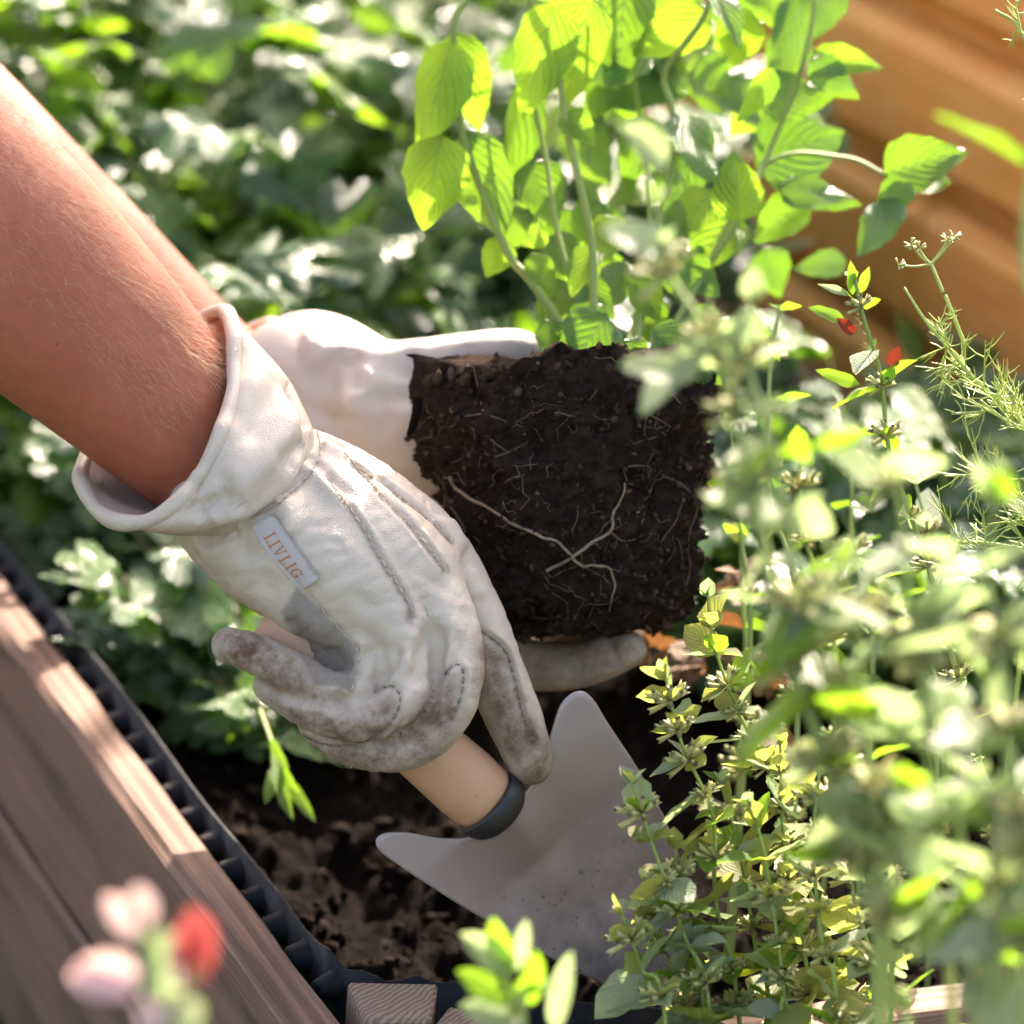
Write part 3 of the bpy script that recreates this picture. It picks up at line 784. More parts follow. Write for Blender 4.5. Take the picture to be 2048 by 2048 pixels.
# grain-scale unevenness and fine wrinkles across the hand
HA = P(500, 950, 1.45); HU = P(800, 1250, 1.45) - HA; HU /= np.linalg.norm(HU); HW = np.array(dirw(0, 0, 1)); HV = np.cross(HU, HW)
for i in range(len(g.v)):
    a_ = (g.v[i] - HA) @ HU; b_ = (g.v[i] - HA) @ HV; c_ = (g.v[i] - HA) @ HW
    wr = 1 - 2.2 * abs(noise.noise(Vector((a_ * 190, b_ * 66, c_ * 66)))); w3 = 1 - 2.4 * abs(noise.noise(Vector((a_ * 380 + 7, b_ * 150, c_ * 150)))); msk = .5 + .5 * nz(g.v[i] + 3., 28)
    g.v[i] += g.n[i] * (.00025 * nz(g.v[i], 70) - .00075 * max(wr, 0) ** 2 * max(msk, 0) * 1.3 - .0003 * max(w3, 0) ** 2 * max(1 - msk, 0) + .00008 * nz(g.v[i], 240))
o = g.build('hand', M['leather'], Root(gl, GLOC)) if False else None
me = mesh('hand_shell', g.v - np.array(GLOC), g.q)
for k_, a_ in g.attr.items():
    at = me.attributes.new(k_, 'FLOAT', 'POINT'); at.data.foreach_set('value', a_.astype(np.float32))
link('hand_shell', me, M['leather'], gl)
g.rebuild()
for nm, mt, kk, prm in (('back_stitching', 'thread', 0, (.0026, .0016, .00042)), ('finger_stitching', 'thread_dark', 1, (.0022, .0016, .00036)), ('edge_stitching', 'thread', 2, (.0020, .0022, .0003))):
    for P3, N3, kind in lines:
        if kind != kk: continue
        s = stitches(P3, N3, *prm, lift=-.0004, jit=.00006)
        if s.v: nested(np.vstack(s.v), s.f, nm, M[mt], gl, GLOC)
# frayed hem fuzz along the raised seams on the back of the hand
fz = MB()
for P3, N3, kind in lines[:3]:
    for k in range(520):
        i = r3.randrange(len(P3)); p, n = P3[i], N3[i]
        t = (P3[min(i + 1, len(P3) - 1)] - P3[max(i - 1, 0)]).normalized(); side = n.cross(t)
        b = p + side * r3.gauss(0, .0011) + t * r3.uniform(-.001, .001)
        d = (n * r3.uniform(.3, 1) + Vector([r3.gauss(0, .6) for _ in range(3)])).normalized(); ln = r3.uniform(.0006, .0019)
        c = Vector([r3.gauss(0, .5) for _ in range(3)])
        fz.add(*tube([b, b + d * ln * .5, b + d * ln + c * ln * .4], [.00007, .00006, .00003], 3, False))
o = nested(np.vstack(fz.v), fz.f, 'seam_fuzz', M['leather2'], gl, GLOC); o['kind'] = 'stuff'

# --- cuff: a flared, folded sleeve of leather with a rolled hem
def cuff_mesh(rings, nphi=150, nlen=64, th=.0016):
    prm = np.array([(cx, cy, ax, ay, bx, by, bz, d, dA) for (cx, cy, ax, ay, bx, by, bz, d, dA) in rings], float)
    t = np.linspace(0, len(rings) - 1, nlen)
    C = np.stack([np.array([crom(np.stack([prm[:, k], 0 * prm[:, k], 0 * prm[:, k]], 1), nlen)[:, 0]])[0] for k in range(9)], 1)
    V = np.zeros((nlen, nphi, 3))
    for i in range(nlen):
        cx, cy, ax, ay, bx, by, bz, d, dA = C[i]
        for j in range(nphi):
            a = 2 * math.pi * j / nphi; c, s_ = math.cos(a), math.sin(a)
            if s_ < 0: bx_, by_ = bx * .3, by * .3
            else: bx_, by_ = bx, by
            V[i, j] = P(cx + c * ax + s_ * bx_, cy + c * ay + s_ * by_, d - math.copysign(abs(s_) ** .68, s_) * bz + c * dA)
    v = V.reshape(-1, 3)
    q = np.array([(i * nphi + j, i * nphi + (j + 1) % nphi, (i + 1) * nphi + (j + 1) % nphi, (i + 1) * nphi + j) for i in range(nlen - 1) for j in range(nphi)])
    return v, q, V
rings = [(520, 972, 108, -92, 30, 40, .028, 1.458, .008), (492, 950, 128, -104, 36, 58, .032, 1.458, .008), (460, 925, 142, -118, 42, 85, .039, 1.457, .008),
         (410, 884, 160, -136, 48, 122, .044, 1.457, .008), (355, 836, 156, -155, 55, 160, .047, 1.458, .008), (311, 797, 152, -168, 58, 190, .047, 1.459, .008)]
cv, cq, CV = cuff_mesh(rings)
c = Sculpt(cv.copy(), cq)
cen = np.array(P(420, 880, 1.456))
if ((c.n * (c.v - cen)).sum(1)).mean() < 0: c.q = c.q[:, ::-1]; c.rebuild()
for args in [
    ([(590, 800), (560, 880), (500, 950), (430, 1000)], .0030, .010), ([(560, 760), (520, 850), (470, 930), (420, 985)], -.0026, .008),
    ([(610, 850), (570, 925), (510, 990), (420, 1022)], -.0032, .0055), ([(610, 880), (560, 965), (500, 1010), (420, 1040)], .0024, .0055),
    ([(520, 720), (500, 800), (470, 880), (440, 950)], .0018, .008), ([(490, 690), (475, 780), (455, 860)], -.0016, .006),
    ([(540, 925), (565, 915), (585, 935)], -.002, .004), ([(560, 890), (590, 900), (605, 880)], -.0016, .003),
    ([(575, 760), (600, 830), (612, 860)], -.0022, .004), ([(500, 880), (470, 930), (455, 965)], .0012, .004),
    ([(470, 980), (440, 1000), (405, 1010)], -.0018, .004), ([(380, 1000), (400, 1015), (420, 1030)], -.0022, .005),
    ([(395, 985), (398, 940), (410, 890)], -.0012, .004),
]: c.stroke(args[0], args[1] * 1.9, args[2])
c.rebuild()
hem = [(455, 668), (451, 740), (440, 830), (420, 920), (405, 985), (365, 1020)]
hp, hn = c.line(hem, 3)
if len(hp) > 4: c.stroke(hp, -.0009, .0013, 'seam', .55, taper=False)
gsm = [(612, 868), (590, 930), (545, 975), (500, 1010)]
c.n = vnormals(c.v, c.q)
for i in range(len(c.v)): c.v[i] += c.n[i] * (.0006 * nz(c.v[i], 40) + .00018 * nz(c.v[i], 130))
# inner skin of the sleeve
inner = c.v - vnormals(c.v, c.q) * .0022
n0 = len(c.v); nphi = 150; nlen = 64
vv = np.vstack([c.v, inner]); qq = np.vstack([c.q, c.q[:, ::-1] + n0])
me = mesh('cuff', vv - np.array(GLOC), qq)
for k_, a_ in c.attr.items():
    at = me.attributes.new(k_, 'FLOAT', 'POINT'); at.data.foreach_set('value', np.concatenate([a_, a_ * 0 + (.0 if k_ != 'dirt' else .12)]).astype(np.float32))
cuff = link('cuff', me, M['leather'], gl)
# rolled hem
rim = (c.v + inner)[(nlen - 1) * nphi:n0] / 2 if False else (c.v[(nlen - 1) * nphi:] + inner[(nlen - 1) * nphi:]) / 2
rim = np.vstack([rim, rim[:2]])
tv, tf = tube(rim, [.0033 + .0004 * math.sin(k * .9) for k in range(60)], 12, False)
nested(tv, tf, 'cuff_hem', M['leather'], gl, GLOC)
mb = MB()
if len(hp) > 4:
    hp, hn = c.line(hem, 3)
    s = stitches(hp, hn, .0024, .0014, .0003, -.0003, .00005); mb.add(np.vstack(s.v), s.f)
    nested(np.vstack(mb.v), mb.f, 'hem_stitching', M['thread'], gl, GLOC)

# --- woven tag with its lettering
TL, TR, BR, BL = (507, 1052), (552, 1027), (640, 1156), (604, 1177)
def tagpt(u, v, lift):       # u across (left 0 .. right 1), v along (top 0 .. bottom 1)
    bow = -9 * math.sin(v * math.pi) * (1 - u)
    x = (TL[0] * (1 - u) + TR[0] * u) * (1 - v) + (BL[0] * (1 - u) + BR[0] * u) * v + bow
    y = (TL[1] * (1 - u) + TR[1] * u) * (1 - v) + (BL[1] * (1 - u) + BR[1] * u) * v - bow * .4
    p, n = g.cast(x, y)
    return np.array(p + n * (lift + .0007 * math.sin(u * math.pi) + .0011 * u * v))
NU, NV = 7, 14
tvv = [tagpt(i / NU, j / NV, .0011) for j in range(NV + 1) for i in range(NU + 1)]
# smooth the sheet so that it bridges the leather below
T = np.array(tvv).reshape(NV + 1, NU + 1, 3)
for _ in range(6):
    U = T.copy(); U[1:-1, 1:-1] = (T[:-2, 1:-1] + T[2:, 1:-1] + T[1:-1, :-2] + T[1:-1, 2:]) / 4
    U[1:-1, 0] = (T[:-2, 0] + T[2:, 0]) / 2; U[1:-1, -1] = (T[:-2, -1] + T[2:, -1]) / 2; T = U
nrmT = np.cross(T[-1, 0] - T[0, 0], T[0, -1] - T[0, 0]); nrmT /= np.linalg.norm(nrmT)
if nrmT @ (CAM - T[0, 0]) < 0: nrmT = -nrmT
top_ = T.reshape(-1, 3); bot_ = top_ - nrmT * .0006; K = (NU + 1) * (NV + 1)
F = [(j * (NU + 1) + i, j * (NU + 1) + i + 1, (j + 1) * (NU + 1) + i + 1, (j + 1) * (NU + 1) + i) for j in range(NV) for i in range(NU)]
F2 = F + [tuple(x + K for x in f[::-1]) for f in F]
bd = [i for i in range(NU + 1)] + [(j * (NU + 1) + NU) for j in range(1, NV + 1)] + [NV * (NU + 1) + i for i in range(NU - 1, -1, -1)] + [j * (NU + 1) for j in range(NV - 1, 0, -1)]
F2 += [(bd[k], bd[(k + 1) % len(bd)], bd[(k + 1) % len(bd)] + K, bd[k] + K) for k in range(len(bd))]
tg = nested(np.vstack([top_, bot_]), F2, 'brand_tag', M['tag'], gl, GLOC)
tg['label'] = 'pinkish grey sewn tag reading LIVLIG in copper capitals'
def onT(u, v, lift):
    a = min(max(u, 0), 1) * NU; b = min(max(v, 0), 1) * NV; i = min(int(a), NU - 1); j = min(int(b), NV - 1); a -= i; b -= j
    p = T[j, i] * (1 - a) * (1 - b) + T[j, i + 1] * a * (1 - b) + T[j + 1, i] * (1 - a) * b + T[j + 1, i + 1] * a * b
    return p + nrmT * lift
def bars(letter):                       # letter strokes as quads in a 0..w x 0..1 box (x along the word, y up)
    H = .11; out = []
    bar = lambda x0, y0, x1, y1: out.append([(x0, y0), (x1, y0), (x1, y1), (x0, y1)])
    if letter == 'I':
        bar(.12, 0, .28, 1); bar(0, 0, .4, .07); bar(0, .93, .4, 1); return out, .4
    if letter == 'L':
        bar(.12, 0, .28, 1); bar(0, .93, .4, 1); bar(0, 0, .66, .07); out.append([(.58, .07), (.66, .07), (.68, .33), (.64, .33)]); return out, .68
    if letter == 'V':
        out.append([(.08, 1), (.26, 1), (.52, 0), (.42, 0)]); out.append([(.70, 1), (.78, 1), (.52, 0), (.44, 0)])
        bar(0, .93, .36, 1); bar(.58, .93, .9, 1); return out, .9
    if letter == 'G':
        n = 16
        for k in range(n):
            a0 = R(48 + (318 - 48) * k / n); a1 = R(48 + (318 - 48) * (k + 1) / n)
            w0 = .07 + .1 * abs(math.sin((a0 - R(90)) / 1)) ** 2; w1 = .07 + .1 * abs(math.sin((a1 - R(90)) / 1)) ** 2
            pt = lambda a, r: (.43 + .42 * r * math.cos(a), .5 + .5 * r * math.sin(a))
            out.append([pt(a0, 1), pt(a1, 1), pt(a1, 1 - w1 * 2.2), pt(a0, 1 - w0 * 2.2)])
        bar(.62, .08, .78, .45); bar(.5, .39, .88, .46); bar(.7, .68, .76, .95); return out, .88
cur = 0; lets = []
for ch in 'LIVLIG':
    b_, w_ = bars(ch); lets.append((b_, cur)); cur += w_ + .16
tw = cur - .16
let_h = .46; u0 = .16; v0, v1 = .20, .86
mb = MB()
for b_, x0 in lets:
    for quad in b_:
        pts_ = [onT(u0 + let_h * y, v0 + (v1 - v0) * (x0 + x) / tw, .00028) for x, y in quad]
        mb.add(pts_, [(0, 1, 2, 3)])
o = nested(np.vstack(mb.v), mb.f, 'tag_lettering', M['tag_print'], gl, GLOC, False)

# ------------------------------------------------------------------ left glove, holding the root ball
gr2 = link('glove', None, parent=person); LL = Vector(P(700, 850, 1.6)); gr2.location = LL - person_root
gr2['label'] = 'pale cream leather glove on the far left hand cradling the root ball'
FL = Field(P(850, 950, 1.58) - .18, P(850, 950, 1.58) + .18, .0022)
FL.chain(S((560, 775, 1.612), (620, 795, 1.61), (680, 830, 1.605)), [2.4 * cm, 2.7 * cm, 2.8 * cm], .006)
FL.chain(S((620, 770, 1.615), (740, 900, 1.61), (850, 1020, 1.605)), [3.2 * cm, 3.6 * cm, 3.0 * cm], .012)
FL.chain(S((700, 820, 1.60), (830, 880, 1.595), (900, 960, 1.61)), [2.6 * cm, 2.9 * cm, 2.6 * cm], .012)
FL.chain(S((690, 745, 1.595), (740, 740, 1.588), (880, 730, 1.585), (985, 715, 1.583), (1052, 705, 1.582)), [1.35 * cm, 1.2 * cm, 1.14 * cm, 1.08 * cm, .88 * cm], .004)
for k, (dy, dd, ex) in enumerate([(0, -.012, 0), (-18, .012, -20), (-30, .034, -30), (-40, .056, -60)]):
    FL.chain(S((860, 1060, 1.60 + dd * .6), (930, 1240 + dy, 1.585 + dd), (1040, 1322 + dy, 1.565 + dd), (1150, 1330 + dy, 1.55 + dd), (1255 + ex, 1300 + dy, 1.535 + dd)), [1.5 * cm, 1.15 * cm, 1.02 * cm, .95 * cm, .8 * cm], .003)
v, q = FL.polys(); v = relax(v, q, 2); l = Sculpt(v, q)
for args in [([(700, 700), (706, 740), (712, 790)], -.0022, .004), ([(730, 790), (800, 795), (870, 780)], -.0020, .005), ([(650, 720), (660, 760), (645, 810), (625, 850)], -.0045, .009),
             ([(600, 690), (640, 690), (670, 720)], .003, .010), ([(700, 720), (690, 770), (670, 830)], .0030, .009), ([(740, 830), (800, 900), (880, 930)], -.0014, .004),
             ([(760, 850), (820, 905), (880, 915)], .0012, .006), ([(1040, 1300), (1060, 1320), (1100, 1310)], -.001, .004), ([(1120, 1340), (1180, 1330), (1230, 1310)], -.0012, .004), ([(1130, 1290), (1150, 1320), (1145, 1350)], -.0014, .003), ([(1210, 1275), (1225, 1300), (1220, 1330)], -.0012, .003), ([(820, 700), (825, 730), (822, 765)], -.0012, .004), ([(930, 690), (938, 720), (932, 755)], -.0012, .004), ([(760, 800), (790, 850), (850, 900), (885, 912)], -.0016, .003)]:
    l.stroke(args[0], args[1] * 1.3, args[2])
l.paint_poly([(1000, 1230), (1350, 1250), (1350, 1380), (1000, 1380)], 'dirt', .85, 40)
l.paint_poly([(930, 690), (1090, 660), (1090, 760), (930, 780)], 'dirt', .3, 30)
l.n = vnormals(l.v, l.q)
for i in range(len(l.v)): l.v[i] += l.n[i] * (.0008 * nz(l.v[i], 50))
me = mesh('hand_shell', l.v - np.array(LL), l.q)
for k_, a_ in l.attr.items():
    at = me.attributes.new(k_, 'FLOAT', 'POINT'); at.data.foreach_set('value', a_.astype(np.float32))
link('hand_shell', me, M['leather2'], gr2)
ringsL = [(579, 787, 70, -55, 20, 30, .026, 1.61, .004), (549, 767, 78, -66, 24, 50, .030, 1.612, .004), (516, 747, 86, -70, 26, 70, .034, 1.614, .004), (482, 727, 96, -62, 28, 85, .037, 1.616, .004), (459, 712, 100, -58, 30, 92, .038, 1.617, .004)]
cv, cq, CV = cuff_mesh(ringsL, 80, 26)
cL = Sculpt(cv, cq)
if ((cL.n * (cL.v - np.array(P(524, 752, 1.613)))).sum(1)).mean() < 0: cL.q = cL.q[:, ::-1]; cL.rebuild()
for i in range(len(cL.v)): cL.v[i] += cL.n[i] * (.0045 * nz(cL.v[i], 30))
inn = cL.v - cL.n * .002
me = mesh('cuff', np.vstack([cL.v, inn]) - np.array(LL), np.vstack([cL.q, cL.q[:, ::-1] + len(inn)]))
link('cuff', me, M['leather2'], gr2)
rim = (cL.v[25 * 80:] + inn[25 * 80:]) / 2; tv, tf = tube(np.vstack([rim, rim[:2]]), .003, 8, False)
nested(tv, tf, 'cuff_hem', M['leather2'], gr2, LL)

# ------------------------------------------------------------------ trowel
tr = empty('garden_trowel', P(1000, 1620, 1.465), 'hand trowel with pinkish grey blade and pale wooden handle in the gloved fist', 'trowel')
hx = crom(S((528, 1238, 1.447), (610, 1302, 1.447), (720, 1388, 1.447), (830, 1478, 1.449), (915, 1552, 1.455), (975, 1604, 1.459)), 60)
hr = np.interp(np.linspace(0, 1, 60), [0, .015, .05, .12, .3, .6, .85, .96, 1], [.006, .0105, .0135, .0148, .0143, .0142, .0150, .0144, .0130])
tv, tf = tube(hx, hr, 28); link('handle', mesh('handle', off(tr, tv), tf), M['handle'], tr)
fx = crom(S((971, 1601, 1.4593), (985, 1613, 1.4605), (1000, 1627, 1.4625)), 10)
tv, tf = tube(fx, [.0155, .0158, .0157, .0150, .0132], 28); link('ferrule', mesh('ferrule', off(tr, tv), tf), M['ferrule'], tr)
# blade: outline in its own plane; a = along the axis from the neck, b = half width
O0 = P(1010, 1622, 1.466); TIP = P(1335, 2015, 1.515)
eL = P(745, 1672, 1.462); eR = P(1152, 1376, 1.478)
ax_ = TIP - O0; AL = np.linalg.norm(ax_); ax_ /= AL
sx = eR - eL; sx -= ax_ * (sx @ ax_); W = np.linalg.norm(sx); sx /= W
nb = np.cross(sx, ax_); nb /= np.linalg.norm(nb)
if nb @ (CAM - O0) < 0: nb = -nb
def blade_uv(p): d = p - O0; return d @ ax_, d @ sx
aL_, bL_ = blade_uv(eL); aR_, bR_ = blade_uv(eR)
oc = [(1022, 1583), (1052, 1560), (1078, 1510), (1095, 1455), (1112, 1405), (1135, 1381), (1158, 1378), (1180, 1398), (1205, 1440), (1270, 1540), (1330, 1650), (1375, 1780), (1385, 1900), (1355, 2010), (1290, 2010), (1180, 1962), (1060, 1896), (960, 1835), (850, 1762), (768, 1706), (748, 1686), (748, 1668), (768, 1658), (810, 1658), (870, 1668), (920, 1668), (948, 1658), (972, 1636)]
def onblade(px, py):
    d = MW @ _cam(px, py, 1.); t = ((O0 - CAM) @ nb) / (d @ nb); return CAM + d * t
ring = np.array([blade_uv(onblade(*q)) for q in oc])
cr = crom(np.hstack([np.vstack([ring, ring[:1]]), np.zeros((len(ring) + 1, 1))]), 141)[:-1, :2]
cen = np.array([AL * .38, 0.]); NR = 26
def dish(a, b):
    u = a / AL; bw = b / (W * .5)
    z = -.019 * (1 - bw * bw) * min(1, max(0, (u + .05) * 3.2)) * (1.0 - .35 * max(u, 0))
    z += .009 * math.exp(-((b / .011) ** 2)) * math.exp(-(max(a, 0) / .038) ** 2)
    return z + .006
V = []; F = []
for k in range(NR + 1):
    s_ = (k / NR) ** .8
    for a, b in cr:
        aa, bb = cen[0] + (a - cen[0]) * s_, cen[1] + (b - cen[1]) * s_
        V.append(O0 + ax_ * aa + sx * bb + nb * dish(aa, bb))
n_ = len(cr)
for k in range(NR):
    for j in range(n_): F.append((k * n_ + j, k * n_ + (j + 1) % n_, (k + 1) * n_ + (j + 1) % n_, (k + 1) * n_ + j))
V = np.array(V); K = len(V); back = V - nb * .0016
outer = np.array([O0 + ax_ * a + sx * b + nb * (dish(a, b) - .0008) for a, b in (cr - cen) * 1.006 + cen])
V2 = np.vstack([V, back, outer])
F2 = F + [tuple(x + K for x in f[::-1]) for f in F]
e0 = NR * n_
for j in range(n_):
    j2 = (j + 1) % n_
    F2.append((e0 + j, e0 + j2, 2 * K + j2, 2 * K + j)); F2.append((2 * K + j, 2 * K + j2, K + e0 + j2, K + e0 + j))
me = mesh('blade', off(tr, V2), F2)
dd_ = np.array([((p - O0) @ ax_) / AL for p in V2]); at = me.attributes.new('dirt', 'FLOAT', 'POINT')
at.data.foreach_set('value', np.clip((dd_ - .14) * 2.1, 0, 1).astype(np.float32))  # mask for soil specks and smears, and a general darkening towards the tip
bl = link('blade', me, M['steel'], tr)

# ------------------------------------------------------------------ the plant in the left hand
PB = P(1170, 1255, 1.535)
plant = empty('herb_seedling', PB, 'bright green leafy herb with bare root ball, held by the far glove', 'plant')
top = P(1128, 742, 1.532); bot = P(1168, 1262, 1.532); axv = bot - top; H_ = np.linalg.norm(axv); axv /= H_
uu = np.array(dirw(1, 0, 0)); uu -= axv * (uu @ axv); uu /= np.linalg.norm(uu); ww = np.cross(axv, uu)
NA, NL = 190, 120
V = []; F = []
prof_t = [-.03, 0, .02, .12, .2, .25, .5, .75, .9, .97, 1.0, 1.01]; prof_r = [0, .042, .0595, .0632, .0618, .0585, .0548, .0488, .0425, .0355, .025, 0]
for i in range(NL + 1):
    t = -.03 + 1.04 * i / NL
    for j in range(NA):
        a = 2 * math.pi * j / NA
        r = np.interp(t, prof_t, prof_r)
        dirv = uu * math.cos(a) + ww * math.sin(a)
        p = top + axv * (t * H_) + dirv * r
        k1 = .0075 * fbm(p, 34, 3) + .0045 * fbm(p, 120, 4) + .0026 * fbm(p, 420, 2)
        lip = .006 * max(0, 1 - abs(t - .1) / .12) * nz(p, 30)
        if t < .10: p = p - axv * ((.005 * (1 + nz(p, 45)) + .007 * nz(p, 26) + .004 * nz(p, 120)) * (.3 + r / .06) * min(1, (.10 - t) * 14))
        p = p + dirv * (k1 + lip) * min(1, r / .02)
        if t > .9: p = p + axv * (.006 * nz(p, 40) + .004 * nz(p, 110))
        V.append(p)
for i in range(NL):
    for j in range(NA): F.append((i * NA + j, i * NA + (j + 1) % NA, (i + 1) * NA + (j + 1) % NA, (i + 1) * NA + j))
V = np.array(V)
rb = link('root_ball', mesh('root_ball', off(plant, V), F), M['peat'], plant)
rs = Sculpt(V.copy(), np.array(F)); rs.n = vnormals(rs.v, rs.q)
nn_ = rs.n if ((rs.n * (V - (top + bot) / 2)).sum(1)).mean() > 0 else -rs.n
rsb = rs.bvh
pts = []; sz = []; r4 = random.Random(8)
for k in range(3400):
    i = r4.randrange(len(V)); s = .0004 + .0011 * r4.random() ** 3
    pts.append(V[i] + nn_[i] * s * .35); sz.append(s)
for k in range(140):         # loose rim of crumbs
    a = r4.uniform(0, 6.28); t = r4.choice([-.01, .0, .02, 1.0])
    r = .06 if t < .5 else r4.uniform(.02, .042)
    s = r4.uniform(.0012, .0032); pts.append(top + axv * t * H_ + (uu * math.cos(a) + ww * math.sin(a)) * r); sz.append(s)
o = crumbs('soil_crumb', pts, sz, 9, M['crumb_peat'], plant, rb); o['kind'] = 'stuff'
fb = MB()
for k in range(420):          # fine feeder roots and fibres
    i = r4.randrange(NA * 8, NA * (NL - 4)); p0 = Vector(V[i]) + Vector(nn_[i]) * .0006; n0_ = Vector(nn_[i])
    d = n0_.cross(Vector([r4.gauss(0, 1) for _ in range(3)])).normalized(); ln = r4.uniform(.004, .016); pp = []
    for u in range(5):
        q_ = p0 + d * (ln * u / 4) + Vector([r4.gauss(0, .0007) for _ in range(3)]); h_ = rsb.find_nearest(q_)
        pp.append(h_[0] + (h_[1] if h_[1].dot(n0_) > 0 else -h_[1]) * .0005)
    fb.add(*tube(pp, [.00016, .0002, .0001], 3, False))
o = fb.build('root_fibre', M['root_dark'] if False else M['fibre'], plant, parent=rb); o['kind'] = 'stuff'
def roots_on(paths, r0, mt='root'):
    for pts_ in paths:
        P3, N3 = rs.line([(x + r4.uniform(-2, 2), y + r4.uniform(-2, 2)) for x, y in pts_], 6)
        if len(P3) < 4: continue
        pp = np.array([np.array(p) + np.array(n) * (r0 * .9 + .0006) for p, n in zip(P3, N3)])
        for _ in range(4): pp[1:-1] = (pp[:-2] + 2 * pp[1:-1] + pp[2:]) / 4
        tv, tf = tube(pp, [r0, r0 * .95, r0 * .8, r0 * .5], 7); link('root', mesh('root', off(plant, tv), tf), M[mt], rb)
roots_on([[(900, 955), (925, 992), (975, 1012), (1030, 1045), (1080, 1072), (1110, 1085), (1140, 1112), (1165, 1128), (1190, 1135), (1222, 1145), (1228, 1180), (1218, 1222)],
          [(1092, 1142), (1150, 1110), (1195, 1072), (1225, 1055), (1222, 1030), (1240, 1000), (1252, 970)]], .00075)
roots_on([[(1320, 945), (1370, 975), (1395, 1010), (1380, 1060), (1375, 1090)], [(1365, 1000), (1350, 1040), (1320, 1080)], [(990, 912), (1030, 898), (1060, 885)], [(1255, 930), (1290, 932)],
          [(930, 830), (970, 828), (1010, 845)], [(1370, 1095), (1380, 1130), (1372, 1170)], [(1245, 1180), (1255, 1160)], [(1060, 1232), (1100, 1236), (1130, 1232)], [(1220, 1060), (1250, 1080), (1290, 1070)],
          [(985, 880), (1020, 905)], [(1110, 820), (1150, 835)], [(1300, 830), (1340, 850)], [(900, 1010), (930, 1060), (940, 1120)], [(1010, 960), (1050, 950)]], .00045, 'root_dark')
tv, tf = tube([P(838, 795, 1.50), P(832, 830, 1.50), P(822, 862, 1.50), P(815, 872, 1.50)], [.0022, .002, .0016, .0007], 7)
link('root', mesh('root', off(plant, tv), tf), M['soil'], rb)

# ------------------------------------------------------------------ leaves
def leaf_blade(name, width_fn, n=10, m=3, fold=.18, curl=.18, wave=.03, serr=0., teeth=9, seed=0):
    r_ = random.Random(seed); V = []; UV = []; F = []
    ph = r_.uniform(0, 6)
    for i in range(n + 1):
        t = i / n
        for j in range(-m, m + 1):
            s = j / m; hw = width_fn(t) * .5
            if abs(j) == m and serr: hw *= 1 + serr * math.sin(t * teeth * 2 * math.pi + ph)
            x = s * hw; z = fold * abs(x) - curl * (t * t) * .6 + wave * math.sin(t * 9 + s * 2.5 + ph) * abs(s)
            V.append((x, t, z)); UV.append((.5 + s * .5, t))
    k = 2 * m + 1
    for i in range(n):
        for j in range(2 * m): F.append((i * k + j, i * k + j + 1, (i + 1) * k + j + 1, (i + 1) * k + j))
    me = mesh(name, V, F); uvl = me.uv_layers.new()
    for lp_ in me.loops: uvl.data[lp_.index].uv = UV[lp_.vertex_index]
    return me
ovate = lambda t: max(.012, (math.sin(math.pi * min(1, t ** .62)) ** .85)) if t < 1 else .01
ovate2 = lambda t: max(.012, math.sin(math.pi * t ** .8) ** .8) if 0 < t < 1 else .02
lance = lambda t: max(.012, math.sin(math.pi * t ** .9) ** 1.1) if 0 < t < 1 else .02
round_ = lambda t: max(.02, math.sin(math.pi * t ** .85) ** .55) if 0 < t < 1 else .05
def lobed(name, lobes=5, depth=.45, seed=0, rings=2, ternate=False):
    """a palmate or ternate cut leaf, length 1, one sheet"""
    r_ = random.Random(seed); V = []; UV = []; F = []
    def fan(cx, cy, ang, L, Wd, lb, dp):
        base = len(V); N = lb * 6
        V.append((cx, cy, 0)); UV.append((.5, cy))
        ph = r_.uniform(0, 6); fz = r_.uniform(-.2, .2)
        for rg in range(1, rings + 1):
            f = rg / rings
            for k in range(N + 1):
                th = -math.pi * .86 + 1.72 * math.pi * k / N
                lob = abs(math.cos(th * lb / 2 / .86 * 1.0)) ** .7
                rr = f * (1 - dp * (1 - lob) * (f ** .5)) * (.62 + .38 * math.cos(th * .5) ** 2) * (1 + .06 * math.sin(k * 2.4 + ph))
                lx = math.sin(th) * rr * Wd; ly = math.cos(th) * rr * L
                x = cx + lx * math.cos(ang) + ly * math.sin(ang); y = cy - lx * math.sin(ang) + ly * math.cos(ang)
                z = .10 * math.sin(th * 2.3 + ph) * f * L - .16 * f * f * L + fz * lx
                V.append((x, y, z)); UV.append((.5 + .5 * math.sin(th) * f * .8, max(0, min(1, .2 + .7 * f * math.cos(th)))))
        for k in range(N):
            F.append((base, base + 1 + k + 1, base + 1 + k))
            for rg in range(rings - 1):
                a = base + 1 + rg * (N + 1) + k; b = a + N + 1
                F.append((a, a + 1, b + 1, b))
    if ternate:
        fan(0, .42, 0, .58, .34, 3, .5); fan(-.05, .3, -1.15, .5, .28, 3, .5); fan(.05, .3, 1.15, .5, .28, 3, .5)
        b = len(V); V.extend([(-.012, 0, 0), (.012, 0, 0), (.012, .45, 0), (-.012, .45, 0)]); UV.extend([(.5, 0), (.5, 0), (.5, 1), (.5, 1)]); F.append((b, b + 1, b + 2, b + 3))
    else: fan(0, .28, 0, .72, .62, lobes, depth)
    me = mesh(name, V, F); uvl = me.uv_layers.new()
    for lp_ in me.loops: uvl.data[lp_.index].uv = UV[lp_.vertex_index]
    return me
def variants(base, mat):
    out = []
    for b in base:
        c_ = b.copy(); c_.materials.clear(); c_.materials.append(M[mat]); out.append(c_)
    return out
L_broad = [leaf_blade('leaf', ovate, 12, 4, f, c_, w_, .05, 8, s) for f, c_, w_, s in ((.1, .12, .03, 1), (.3, .25, .03, 2), (-.05, .2, .05, 3))]
